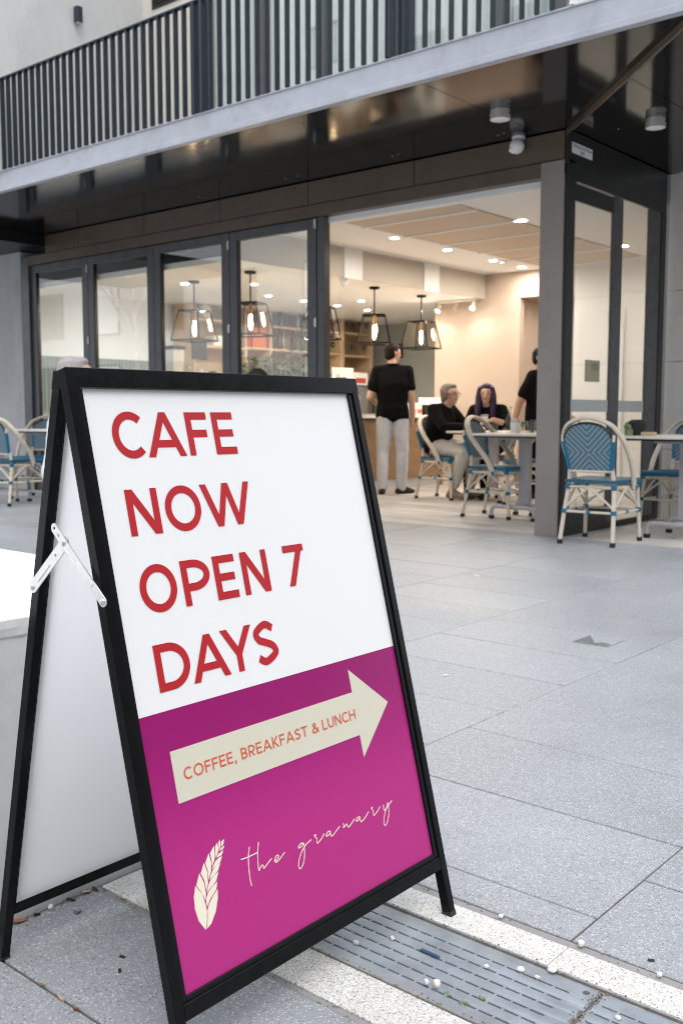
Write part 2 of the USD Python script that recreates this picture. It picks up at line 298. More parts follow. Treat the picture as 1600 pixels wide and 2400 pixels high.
M['s_back'] = usdkit.material(stage, LK + 'sign_back_board', {'d': ('principled_bsdf', {'base_color': (0.88, 0.88, 0.88), 'roughness': 0.35}), 't': ('translucent_bsdf', {'color': (0.95, 0.95, 0.95)}), 'm': ('mix_closure', {'fac': 0.55})}, [('d.BSDF', 'm.closure1'), ('t.BSDF', 'm.closure2')], surface='m.closure')
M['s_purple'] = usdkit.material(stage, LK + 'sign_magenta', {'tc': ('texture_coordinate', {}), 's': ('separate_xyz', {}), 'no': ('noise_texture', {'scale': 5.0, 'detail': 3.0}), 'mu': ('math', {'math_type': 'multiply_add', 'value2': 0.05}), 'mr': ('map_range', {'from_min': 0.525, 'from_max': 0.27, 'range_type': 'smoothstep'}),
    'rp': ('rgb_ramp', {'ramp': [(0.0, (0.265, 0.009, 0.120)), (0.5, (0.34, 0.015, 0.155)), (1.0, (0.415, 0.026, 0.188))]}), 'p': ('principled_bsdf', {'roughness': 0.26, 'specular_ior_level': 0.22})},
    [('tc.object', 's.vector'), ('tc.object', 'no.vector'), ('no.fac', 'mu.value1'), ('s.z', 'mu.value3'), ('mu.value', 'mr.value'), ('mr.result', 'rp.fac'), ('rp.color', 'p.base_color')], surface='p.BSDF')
M['s_red'] = plain('sign_red', (0.41, 0.015, 0.020), 0.4, spec=0.25)
M['s_arrow'] = plain('sign_beige', (0.60, 0.565, 0.45), 0.35)
M['s_rust'] = plain('sign_rust', (0.56, 0.10, 0.045), 0.4)
M['s_cream'] = plain('sign_cream', (0.78, 0.72, 0.56), 0.4)

# ------------------------------------------------------------------ ground, paving, drain
obj('ground', bx(-90, 90, -90, 60, -0.30, -0.034), M['ground'], kind='structure')
pv = keys(UsdGeom.Xform.Define(stage, '/World/pavement').GetPrim(), 'grey terrazzo paving with thin dark joints in front of the cafe', 'pavement', kind='structure')
obj('joint_bed', bx(-8.2, 4.4, -9.4, 0.0, -0.033, -0.0035), M['joint'], pv)
J = 0.0022
def slab(x0, x1, y0, y1):
    if x1-x0 < 0.03 or y1-y0 < 0.03: return
    t = rng.uniform(-0.0008, 0.0008)
    obj('paving_slab', bx(x0+J, x1-J, y0+J, y1-J, -0.030, t, 0.0018), M['slab'], pv)
for k in range(-12, 3):
    x0, x1 = 2.275 + 0.82*k, 2.275 + 0.82*(k+1)
    off = -5.188 if k % 2 == 0 else -5.188 + 0.2025
    ys = [off + 0.405*j for j in range(-1, 15)]
    ys = [y for y in ys if -5.294 < y < -0.02]
    ys = [-5.294] + ([ys[0]] if ys[0] > -5.25 else []) + ys[1:] + [-0.004] if ys[0] <= -5.25 else [-5.294] + ys + [-0.004]
    for a, b in zip(ys[:-1], ys[1:]): slab(x0, min(x1, 4.4), a, b)
for (a, b) in ((-5.99, -5.728), (-6.395, -5.99), (-6.80, -6.395), (-7.205, -6.80), (-7.61, -7.205)):
    for (c, d) in ((2.283, 3.52), (3.52, 4.4)): slab(c, d, a, b)
obj('mortar_line', bx(-8.2, 4.4, -5.317, -5.296, -0.03, -0.002), M['mortar'], pv)
obj('mortar_line', bx(2.28, 4.4, -5.728, -5.716, -0.03, -0.002), M['mortar'], pv)

gb = keys(UsdGeom.Xform.Define(stage, '/World/granite_border').GetPrim(), 'pale speckled granite kerb stones on both sides of the drain', 'border', kind='structure')
for (a, b) in ((2.283, 3.103), (3.103, 3.95), (3.95, 4.4)):
    m = bx(a+0.0008, b-0.0008, -5.397, -5.318, -0.03, 0.001, 0.0015)
    obj('granite_stone', m, M['granite'], gb)
for (a, b) in ((-8.2, 0.3), (0.3, 2.27)): obj('granite_stone', bx(a+.0008, b-.0008, -5.397, -5.318, -0.03, 0.0005, 0.0015), M['granite'], gb)
for (a, b) in ((2.283, 2.72), (2.72, 3.55), (3.55, 4.4)): obj('granite_stone', bx(a+0.0008, b-0.0008, -5.715, -5.6165, -0.03, 0.001, 0.0015), M['granite'], gb)
# hairline crack in the upper granite strip, in the stone itself
cr = [(3.098, -5.399), (3.1, -5.379), (3.103, -5.362), (3.108, -5.344), (3.11, -5.327), (3.115, -5.314)]

dr = thing('trench_drain', 'slotted metal trench drain running between two granite strips under the sign', 'drain')
obj('channel', bx(2.283, 4.4, -5.6145, -5.3985, -0.028, -0.024), M['channel_dark'], dr)
for y0, y1 in ((-5.4035, -5.3985), (-5.6145, -5.6085)): obj('edge_rail', bx(2.283, 4.4, y0, y1, -0.0235, 0.0035, 0.001), M['edge_steel'], dr)
obj('edge_rail', bx(2.283, 4.4, -5.4115, -5.4065, -0.0235, -0.001), M['edge_steel'], dr)
for (a, b) in ((2.285, 3.2125), (3.2165, 4.14), (4.144, 4.4)):
    P = sbox(a, -5.6065, b, -5.4135)
    holes = []
    for r in range(6):
        y = -5.4445 - 0.0273*r
        n = int((b-a-0.02)/0.0303)
        for i in range(n):
            x = a + 0.012 + 0.0303*i
            holes.append(sbox(x, y-0.0021, x+0.0255, y+0.0021))
    hl = [Point(b-0.020, -5.4265).buffer(0.0062, 8)] if b < 4.2 else []
    P = P.difference(unary_union(holes + hl))
    pn = obj('grate_panel', ext(P, 0.016, -0.0155), M['grate'], dr)
    for r in range(6):   # a low round rib stands between the rows of slots
        y = -5.4445 - 0.0273*r - 0.01365
        m = trimesh.creation.cylinder(radius=0.0098, height=b-a-0.008, sections=12); m.apply_transform(trimesh.transformations.rotation_matrix(PI/2, (0, 1, 0)))
        m.apply_scale((1, 1, 0.16)); m.apply_translation(((a+b)/2, y, 0.0006))
        if r < 5: obj('rib', m, M['grate'], pn, smooth=40)

hc = thing('access_cover', 'small square cover inset in the paving with torn dark surface', 'cover', (2.055, -3.07, 0))
obj('frame', [bx(-.080, .080, -.080, -.078, -.02, .0012), bx(-.080, .080, .078, .080, -.02, .0012), bx(-.080, -.078, -.078, .078, -.02, .0012), bx(.078, .080, -.078, .078, -.02, .0012)], M['edge_steel'], hc)
tri = Polygon([(-.076, -.076), (.076, -.076), (.070, -.03), (.03, -.012), (.0, -.042), (-.03, .012), (-.076, .076)])
obj('torn_patch', ext(tri, 0.003, -0.0005), plain('weathered_dark_tile', (0.135, 0.145, 0.145), 0.7, var=0.7, scale=55, bump=0.6, bscale=90), hc); obj('infill', ext(sbox(-.077, -.077, .077, .077).difference(tri), 0.004, -0.0008), M['slab'], hc)

def pebble(x, y, r, z=0.0, sc=(1.2, 0.9, 0.75), rz=0.0):
    m = trimesh.creation.icosphere(subdivisions=2, radius=r); v = m.vertices
    v *= (0.62 + 0.62*meshkit.noise(v/r*1.5 + np.array([x*31, y*17, 3.0])))[:, None]; v = np.sign(v)*np.minimum(np.abs(v), r*.86); v *= np.array(sc)
    m.vertices = v; m.apply_transform(trimesh.transformations.rotation_matrix(rz, (0, 0, 1))); m.apply_translation((0, 0, -v[:, 2].min()*0.92)); return m
PB = [((2.812, -5.555), .0085, 'white chip of stone on the grate, nearest the sign leg'), ((2.852, -5.501), .0075, 'flat white chip in the third row of slots of the grate'), ((2.983, -5.579), .0085, 'low pale pebble beside the tall white pebble on the grate'),
      ((3.0, -5.574), .0115, 'tall white egg-shaped pebble standing on the grate'), ((3.029, -5.47), .007, 'small white chip on the grate in the second row of slots'), ((2.958, -5.306), .008, 'white pebble on the mortar line behind the sign leg'),
      ((3.08, -5.442), .0095, 'angular white pebble on the first row of slots'), ((3.121, -5.41), .0115, 'white pebble on the metal edge rail of the drain'), ((3.112, -5.443), .0075, 'low white chip below the pebble on the edge rail'),
      ((3.119, -5.3), .0115, 'round cream pebble on the mortar line at the cracked granite'), ((3.264, -5.303), .0078, 'white pebble at the right end of the mortar line'), ((3.264, -5.462), .0075, 'white pebble on the second grate panel past the gap'),
      ((2.909, -5.718), .0045, 'tiny pebble on the lower mortar line below the sign'), ((2.289, -5.834), .0105, 'white cube-like pebble at the foot of the concrete block'), ((2.362, -5.717), .0085, 'white pebble on the granite beneath the back board')]
for (xy, r, lab) in PB:
    r *= .62
    obj('pebble', pebble(xy[0], xy[1], r, sc=(1.0, .9, 1.2) if 'tall' in lab else (1.2, .9, .8), rz=rng.uniform(0, 3)), M['pebble'], smooth=50, label=lab, cat='pebble', loc=(xy[0], xy[1], 0.0012), group='white pebbles around the drain')
def leafmesh(l, w, curl, seed):
    t = np.linspace(0, 1, 7); P, F = [], []
    for i, u in enumerate(t):
        ww = w*math.sin(PI*min(max(u, .03), .97))**.8
        for j, s in enumerate((-1, 0, 1)): P.append((l*(u-.5), s*ww/2, curl*abs(s)*.4 + curl*math.sin(u*3+seed)*.5 + .002))
    for i in range(6):
        for j in range(2):
            a = i*3+j; F += [(a, a+3, a+4), (a, a+4, a+1)]
    m = trimesh.Trimesh(np.array(P), np.array(F), process=False); m2 = m.copy(); m2.vertices = m2.vertices - [0, 0, .0008]; m2.faces = m2.faces[:, ::-1]
    return cat_([m, m2])
for (x, y, l, w, rz, lab) in [(2.34, -5.809, .022, .013, .3, 'small rust-brown leaf lying alone on the slab beneath the sign'), (2.289, -5.903, .05, .02, 1.4, 'long pinkish brown leaf at the foot of the block, nearest the back leg'), (2.292, -5.865, .022, .012, 1.9, 'dark curled leaf at the foot of the block'),
                              (2.292, -5.79, .024, .014, 1.2, 'dark grey leaf halfway along the foot of the block'), (2.289, -5.752, .03, .016, 1.7, 'tan leaf at the foot of the block near the granite'), (2.293, -5.735, .018, .012, .4, 'black leaf at the foot of the block next to the granite'),
                              (2.504, -5.991, .022, .006, .1, 'tan twig-like leaf stuck in the joint, leftmost of three'), (2.557, -5.993, .026, .007, .05, 'tan leaf stuck in the joint, middle of three'), (2.60, -5.994, .026, .009, -.1, 'reddish leaf stuck in the joint, rightmost of three')]:
    dk = 'dark' in lab or 'black' in lab
    obj('dry_leaf', leafmesh(l*.78, w*.7, .006, x*50), M['rubber'] if dk else (M['tan'] if 'tan' in lab else M['leaf_dry']), label=lab, cat='leaf', loc=(x, y, .0005), rz=rz, group='dry leaves on the ground')
for (x, y, lab) in [(3.025, -5.578, 'tuft of green moss beside the tall white pebble'), (3.072, -5.551, 'tuft of bright green moss in the fifth row of slots'), (3.058, -5.582, 'smallest tuft of moss in the lowest row of slots')]:
    ms_ = []
    for i in range(26):
        a = rng.uniform(0, 6.3); q = rng.uniform(0, .007); d = np.array([math.cos(a), math.sin(a), 0])
        b = np.array([d[0]*q, d[1]*q*.5, -.004]); ms_.append(tube([b, b + d*.003 + [0, 0, rng.uniform(.005, .010)]], [.0011, .0003], 4))
    obj('moss_tuft', ms_, M['moss'], label=lab, cat='moss', loc=(x, y, 0))
obj('plastic_strip', bx(-.02, .02, -.004, .004, 0, .003, .001), plain('blue_plastic', (0.02, 0.06, 0.12), 0.4), label='dark blue strip of plastic lying along a slot of the grate', cat='litter', loc=(2.931, -5.497, .001), rz=-.03)
for (x, y, rz, r, c, lab) in [(3.233, -5.266, .5, .006, 'blue', 'tiny dark blue chip on the slab right of the drain'), (2.531, -5.851, .2, .006, 'dark', 'small dark flake on the slab between the sign legs'), (2.564, -5.881, -.6, .006, 'dark', 'second dark flake on the slab near the sign front leg'), (0.743, -1.959, 0, .02, 'w', 'white spot of litter on the paving near the cafe'), (1.884, -3.93, 1.4, .012, 'w', 'cream chip on the paving at the end of a joint')]:
    obj('litter_flake', bx(-r, r, -r*.45, r*.45, 0, .002, .0008), M['pebble'] if c == 'w' else M['rubber'], label=lab, cat='litter', loc=(x, y, .0012), rz=rz)

# ------------------------------------------------------------------ low concrete block at the left
blk = thing('concrete_bench', 'low pale concrete bench block with bright white top behind the sign', 'bench', (0, 0, 0))
bm = bx(-3.5, 2.275, -9.4, -5.40, -0.03, 0.536)
obj('block', bm, M['conc_block'], blk)
n = 60
cap = trimesh.creation.box((5.78, 4.02, 0.03)); cap.apply_translation((-3.5+2.89-.005, -7.395, 0.553))
obj('capping', cap, M['block_cap'], blk)
ys = np.linspace(-9.4, -5.40, 420); P = []
lipv = []
for i, y in enumerate(ys):
    for (dx, z) in ((0.0, .534), (.0022, .538), (.0028, .553), (0.0, .566)):
        nn = meshkit.fbm(np.array([[y*60, z*220, 1.0]]), 4)[0]-.5
        lipv.append((2.276 + dx + .004*nn, y, z))
lipf = []
for i in range(len(ys)-1):
    for j in range(3):
        a = i*4+j; lipf += [(a, a+4, a+5), (a, a+5, a+1)]
obj('rough_edge', trimesh.Trimesh(np.array(lipv), np.array(lipf)[:, ::-1], process=False), M['conc_block'], blk)

# ------------------------------------------------------------------ the A-frame sign
W_S, L_S, B0 = 0.659, 1.0384, 0.0908
lean = 0.2419
o_s = np.array([2.8868, -6.0082, 0.0]); S_A = np.array([0, 1.0, 0]); U_A = np.array([-math.sin(lean), 0, math.cos(lean)]); N_A = np.cross(S_A, U_A)
lean2 = 0.2210
o_b = np.array([2.3635, -5.9945, 0.0]); U_B = np.array([math.sin(lean2), 0, math.cos(lean2)]); N_B = np.cross(U_B, S_A)   # faces the other way
sg = thing('sandwich_board', 'black framed white and magenta A-frame sandwich board reading CAFE NOW OPEN 7 DAYS', 'sign board', (2.625, -5.68, 0.0))
base_s = np.array([2.625, -5.68, 0.0])
FR = lambda m: mapped(m, o_s - base_s, S_A, U_A, N_A)
BK = lambda m: mapped(m, o_b - base_s, S_A, U_B, N_B)
fw_, dp = 0.0165, 0.020
def frame_set(Fm, W_, L_, b0, lip_w, mat):
    obj('leg', Fm(bx(0, fw_, 0, L_-.0005, -dp, 0, .0012)), mat, sg); obj('leg', Fm(bx(W_-fw_, W_, 0, L_-.0005, -dp, 0, .0012)), mat, sg)
    obj('top_rail', Fm(bx(-.0008, W_+.0008, L_-.030, L_, -dp-.0006, .0008, .0012)), mat, sg)
    obj('bottom_rail', Fm(bx(fw_+.0002, W_-fw_-.0002, b0, b0+.0235, -dp+.001, -.0006, .0012)), mat, sg)
    for a0, a1, b_0, b_1 in ((fw_+.0003, fw_+lip_w, b0+.0245, L_-.0315), (W_-fw_-lip_w, W_-fw_-.0003, b0+.0245, L_-.0315), (fw_+lip_w+.0004, W_-fw_-lip_w-.0004, b0+.0239, b0+.0239+.0075)):
        obj('trim_strip', Fm(bx(a0, a1, b_0, b_1, -.0125, -.0035, .0008)), M['lip'], sg)
    for a in (0, W_-fw_): obj('foot_cap', Fm(bx(a-.0006, a+fw_+.0006, -.0008, .010, -dp-.0006, .0006, .0008)), M['rubber'], sg)
frame_set(FR, W_S, L_S, B0, 0.0102, M['black'])
frame_set(BK, 0.659, 1.0300, 0.0905, 0.0102, M['black'])
fp = obj('face_panel', FR(bx(fw_+.002, W_S-fw_-.002, B0+.02, L_S-.028, -.0125, -.0085)), M['s_white'], sg)
bp = obj('back_panel', BK(trimesh.Trimesh(np.array([(fw_+.002, B0+.02, -.0185), (W_S-fw_-.002, B0+.02, -.0185), (W_S-fw_-.002, 1.002, -.0185), (fw_+.002, 1.002, -.0185)]), [[0, 1, 2], [0, 2, 3]], process=False)), M['s_back'], sg)
PZ = -.0085
def printed(name, poly, mat, z, parent=fp): return obj(name, FR(ext(poly, .0004, PZ + z)), mat, parent)
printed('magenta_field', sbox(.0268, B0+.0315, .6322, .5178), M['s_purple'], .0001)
printed('arrow', Polygon([(.0735, .4583), (.4921, .4583), (.4921, .4994), (.585, .4208), (.4921, .3413), (.4921, .3815), (.0735, .3815)]), M['s_arrow'], .0007)

def arc(cx, cy, rx, ry, a0, a1, n=40):
    t = np.radians(np.linspace(a0, a1, n)); return list(zip(cx + rx*np.cos(t), cy + ry*np.sin(t)))
def glyph(ch, x0, x1, y0, y1, w):
    """sans capital in the box, built from strokes"""
    L, R, B, T = x0+w/2, x1-w/2, y0+w/2, y1-w/2; cx, cy = (L+R)/2, (B+T)/2; H = y1-y0; wd = x1-x0
    fl_ = lambda pts, ww=w: LineString(pts).buffer(ww/2, cap_style=2, join_style=2)
    clip = sbox(x0-wd, y0, x1+wd, y1); g = []
    if ch == 'O': return Point(0, 0).buffer(1, 48).__class__(Point(0, 0).buffer(1, 48).exterior) if False else affinity.translate(affinity.scale(Point(0, 0).buffer(1, 48), wd/2, H/2*1.03), (x0+x1)/2, (y0+y1)/2).difference(affinity.translate(affinity.scale(Point(0, 0).buffer(1, 48), wd/2-w, H/2*1.03-w), (x0+x1)/2, (y0+y1)/2))
    if ch == 'C': return LineString(arc(L+(R-L)*.58, cy, (R-L)*.58, (T-B)/2*1.03, 48, 312, 60)).buffer(w/2, cap_style=2)
    if ch == 'D': rx = (R-L)*.62; return unary_union([fl_([(L, y0), (L, y1)]), fl_([(x0, T), (R-rx, T)] + arc(R-rx, cy, rx, (T-B)/2, 90, -90) + [(x0, B)])])
    if ch in 'PRB':
        my = y0 + H*(.40 if ch != 'B' else .50); rx = (R-L)*.62; rx2 = rx
        Rp = R if ch != 'B' else R-w*.25
        g = [fl_([(L, y0), (L, y1)]), fl_([(x0, T), (Rp-rx, T)] + arc(Rp-rx, (T+my)/2, rx, (T-my)/2, 90, -90) + [(x0, my)])]
        if ch == 'R': g.append(fl_([(L+(R-L)*.45, my), (R+w*.15, y0-w)]).intersection(clip))
        if ch == 'B': g.append(fl_([(x0, my), (R-rx, my)] + arc(R-rx, (B+my)/2, rx, (my-B)/2, 90, -90) + [(x0, B)]))
        return unary_union(g)
    if ch in 'EFLHTIU':
        my = y0+H*.505
        if ch in 'EFLH': g.append(fl_([(L, y0), (L, y1)]))
        if ch in 'EF': g.append(fl_([(x0, T), (x1, T)])); g.append(fl_([(x0, my), (x0+wd*.93, my)]))
        if ch in 'EL': g.append(fl_([(x0, B), (x1, B)]))
        if ch == 'H': g += [fl_([(R, y0), (R, y1)]), fl_([(x0, my), (x1, my)])]
        if ch == 'T': g += [fl_([(x0, T), (x1, T)]), fl_([(cx, y0), (cx, y1)])]
        if ch == 'U': g.append(fl_([(L, y1)] + arc(cx, B+(R-L)/2, (R-L)/2, (R-L)/2, 180, 360) + [(R, y1)]))
        return unary_union(g)
    if ch == 'A': return unary_union([fl_([(x0+w*.42-wd*.03, y0-H*.05), (cx+wd*.018, y1+H*.03)]), fl_([(x1-w*.42+wd*.03, y0-H*.05), (cx-wd*.018, y1+H*.03)]), fl_([(x0+wd*.2, y0+H*.29), (x1-wd*.2, y0+H*.29)], w*.95)]).intersection(clip)
    if ch == 'N': return unary_union([fl_([(L, y0), (L, y1)]), fl_([(R, y0), (R, y1)]), fl_([(x0+w*.42, y1+H*.02), (x1-w*.42, y0-H*.02)], w*1.05).intersection(sbox(x0, y0, x1, y1))])
    if ch == 'W':
        q = wd*.30; return unary_union([fl_([(x0+w*.45-wd*.012, y1+H*.05), (x0+q+wd*.008, y0-H*.03)]), fl_([(x0+q-wd*.008, y0-H*.03), (cx+wd*.006, y1+H*.03)]), fl_([(cx-wd*.006, y1+H*.03), (x1-q+wd*.008, y0-H*.03)]), fl_([(x1-q-wd*.008, y0-H*.03), (x1-w*.45+wd*.012, y1+H*.05)])]).intersection(clip)
    if ch == 'Y': my = y0+H*.42; return unary_union([fl_([(cx, y0), (cx, my)]), fl_([(x0+w*.5-wd*.05, y1+H*.06), (cx+w*.05, my-H*.03)]), fl_([(x1-w*.5+wd*.05, y1+H*.06), (cx-w*.05, my-H*.03)])]).intersection(clip)
    if ch == '7': return unary_union([fl_([(x0, T), (x1, T)]), fl_([(x1-w*.62, y1), (x0+wd*.16+w*.1, y0-H*.04)], w*1.05)]).intersection(clip)
    if ch == 'K': return unary_union([fl_([(L, y0), (L, y1)]), fl_([(L, y0+H*.36), (x1-w*.4, y1+H*.06)]), fl_([(L+wd*.22, y0+H*.52), (x1-w*.3, y0-H*.06)])]).intersection(clip)
    if ch == 'S':
        ps = spline([(R+w*.02, T-H*.10), (cx+wd*.06, T+H*.012), (L+wd*.03, T-H*.14), (L+wd*.10, cy+H*.10), (cx, cy+H*.01), (R-wd*.08, cy-H*.10), (R-wd*.01, B+H*.14), (cx-wd*.08, B-H*.012), (L-w*.02, B+H*.09)], 10)
        return LineString(ps).buffer(w/2, cap_style=2, join_style=1)
    if ch == '&':
        ps = spline([(x1-w*.2, y0+w*.3), (cx+wd*.02, cy+H*.05), (L+wd*.16, T-H*.16), (cx-wd*.02, T+H*.005), (R-wd*.30, T-H*.17), (cx-wd*.08, cy+H*.02), (L+wd*.02, B+H*.17), (cx-wd*.12, B-H*.012), (R-wd*.12, B+H*.14), (R, cy-H*.02)], 8)
        return LineString(ps).buffer(w/2, cap_style=2, join_style=1)
    if ch == ',': return fl_([(cx+wd*.1, y0+w*1.0), (cx-wd*.25, y0-H*.17)])
SW = .0122
WORDS = {'word_cafe': [('C', .0691, .1300), ('A', .1335, .2058), ('F', .2155, .2612), ('E', .2725, .3196)], 'word_now': [('N', .0727, .1327), ('O', .1446, .2169), ('W', .2217, .3298)],
         'word_open': [('O', .0705, .1408), ('P', .1532, .2105), ('E', .2202, .2667), ('N', .2809, .3408)], 'numeral_seven': [('7', .3822, .4334)], 'word_days': [('D', .0753, .1402), ('A', .1443, .2175), ('Y', .2106, .2757), ('S', .2795, .3305)]}
LINES = {'word_cafe': (.9013, .9727), 'word_now': (.7820, .8530), 'word_open': (.6640, .7352), 'numeral_seven': (.6645, .7356), 'word_days': (.5455, .6162)}
for wname, gl in WORDS.items():
    y0, y1 = LINES[wname]; printed(wname, unary_union([glyph(c, a, b, y0, y1, SW) for c, a, b in gl]), M['s_red'], .0004)
WID = {'C': .80, 'O': .95, 'F': .58, 'E': .60, ',': .22, 'B': .66, 'R': .68, 'A': .90, 'K': .70, 'S': .62, 'T': .74, '&': .82, 'L': .55, 'U': .76, 'N': .80, 'H': .80, ' ': .22}
s = 'COFFEE, BREAKFAST & LUNCH'; gap = .15
tot = sum(WID[c]+gap for c in s)-gap; k = (.4895-.0917)/tot; x = .0917; parts = {}
wi = 0
for c in s:
    if c != ' ': parts.setdefault(wi, []).append(glyph(c, x, x+WID[c]*k, .4115, .4292, .0026))
    else: wi += 1
    x += (WID[c]+gap)*k
for i, nme in enumerate(('word_coffee', 'word_breakfast', 'ampersand', 'word_lunch')): printed(nme, unary_union(parts[i]), M['s_rust'], .0012)
script = [[(0.1929, 0.2789), (0.1876, 0.2658), (0.1845, 0.2484), (0.1833, 0.232), (0.1841, 0.2226)], [(0.1725, 0.2667), (0.1869, 0.2657), (0.2066, 0.266)], [(0.2128, 0.2796), (0.2077, 0.2659), (0.2047, 0.2499), (0.204, 0.2392), (0.2084, 0.2427), (0.2132, 0.2445), (0.2142, 0.2416), (0.2149, 0.2388), (0.2214, 0.2417), (0.2339, 0.2475)], [(0.2397, 0.2415), (0.2449, 0.2424), (0.2495, 0.246), (0.2472, 0.2485), (0.2427, 0.2466), (0.2397, 0.2424), (0.2427, 0.2388), (0.2522, 0.2417), (0.2637, 0.2474)],
 [(0.3092, 0.2472), (0.304, 0.2492), (0.2976, 0.2469), (0.296, 0.2438), (0.3027, 0.2443), (0.3092, 0.247), (0.3079, 0.2364), (0.3053, 0.2266), (0.2992, 0.2162), (0.2915, 0.2118), (0.2888, 0.2162), (0.2916, 0.2241), (0.3003, 0.2353), (0.313, 0.2436), (0.3273, 0.2474)], [(0.3359, 0.2515), (0.3398, 0.2517), (0.3372, 0.2484), (0.3403, 0.2456), (0.3397, 0.2404), (0.3402, 0.2375), (0.3498, 0.2407), (0.3598, 0.2472)],
 [(0.3749, 0.2465), (0.3695, 0.2473), (0.3638, 0.2436), (0.3645, 0.2411), (0.3724, 0.2427), (0.3748, 0.2461), (0.3743, 0.2412), (0.3772, 0.2375), (0.3876, 0.2416), (0.3996, 0.2471)], [(0.4095, 0.2486), (0.4099, 0.2448), (0.4085, 0.242), (0.4157, 0.2449), (0.4186, 0.2449), (0.4186, 0.2421), (0.4207, 0.2392), (0.4295, 0.2424), (0.4389, 0.2475)],
 [(0.4531, 0.2472), (0.4472, 0.2474), (0.4427, 0.2441), (0.4442, 0.2421), (0.4506, 0.2435), (0.4535, 0.2465), (0.4534, 0.2408), (0.4557, 0.2376), (0.4665, 0.2415), (0.4781, 0.248)], [(0.4872, 0.2517), (0.4905, 0.2526), (0.4881, 0.2495), (0.4908, 0.2461), (0.4899, 0.2412), (0.4909, 0.238), (0.5002, 0.2414), (0.5108, 0.2475)],
 [(0.5209, 0.2475), (0.5196, 0.243), (0.5204, 0.2384), (0.5274, 0.2406), (0.5331, 0.2478), (0.5333, 0.2389), (0.5304, 0.228), (0.5228, 0.2166), (0.5153, 0.2126), (0.513, 0.2176), (0.5173, 0.228), (0.5263, 0.239), (0.5451, 0.2483)]]
for nme, sl in (('script_the', script[:4]), ('script_granary', script[4:])):
    printed(nme, unary_union([LineString(spline(st, 8)).buffer(.00078) for st in sl]), M['s_cream'], .0004)
leaf = [[(0.0781, 0.26), (0.072, 0.2454), (0.0704, 0.2282), (0.0735, 0.21), (0.0823, 0.1946), (0.0836, 0.1941), (0.0888, 0.2069), (0.0913, 0.2177), (0.0908, 0.2296), (0.0871, 0.2455)], [(0.0891, 0.2742), (0.0801, 0.2599), (0.0867, 0.2477), (0.0919, 0.2334), (0.0948, 0.2427), (0.0946, 0.2581)], [(0.101, 0.2861), (0.0916, 0.2733), (0.0962, 0.261), (0.0965, 0.2463), (0.1017, 0.2549), (0.1039, 0.2702)],
 [(0.1125, 0.296), (0.1033, 0.2847), (0.1053, 0.2725), (0.1042, 0.2603), (0.1113, 0.2697), (0.1141, 0.2821)], [(0.1247, 0.3031), (0.1151, 0.2951), (0.1159, 0.2857), (0.1145, 0.2756), (0.121, 0.2833), (0.1239, 0.2915)], [(0.132, 0.3059), (0.1267, 0.3015), (0.1258, 0.2937), (0.1243, 0.285), (0.1297, 0.291), (0.1324, 0.2972)], [(0.1381, 0.3084), (0.1342, 0.3051), (0.1336, 0.2982), (0.1323, 0.293), (0.1365, 0.2973), (0.1378, 0.3026)],
 [(0.1462, 0.3068), (0.1401, 0.3047), (0.1382, 0.2985), (0.1419, 0.2987), (0.1445, 0.3025)], [(0.1451, 0.297), (0.1415, 0.2971), (0.1373, 0.2956), (0.1341, 0.2924), (0.14, 0.2929)], [(0.1415, 0.291), (0.1361, 0.2906), (0.131, 0.2892), (0.1257, 0.2852), (0.1358, 0.2854)], [(0.1369, 0.2838), (0.1306, 0.2836), (0.1234, 0.2814), (0.1143, 0.2729), (0.1137, 0.272), (0.1314, 0.2769)], [(0.1314, 0.2759), (0.1237, 0.2746), (0.1153, 0.2708), (0.1102, 0.2652), (0.1054, 0.2585), (0.1242, 0.2663)],
 [(0.1249, 0.2645), (0.1162, 0.2624), (0.1065, 0.2574), (0.1014, 0.2515), (0.0966, 0.2428), (0.1178, 0.2534)], [(0.1195, 0.2515), (0.1101, 0.2484), (0.0993, 0.2425), (0.0941, 0.236), (0.0927, 0.231), (0.0929, 0.224), (0.1007, 0.2323), (0.115, 0.2414)], [(0.1177, 0.2408), (0.1073, 0.2347), (0.0975, 0.2265), (0.0924, 0.2187), (0.0908, 0.2096), (0.0854, 0.1941), (0.0951, 0.1983), (0.1072, 0.2118), (0.115, 0.2284)]]
printed('wheat_ear', unary_union([Polygon(q).buffer(0) for q in leaf]), M['s_cream'], .0004)
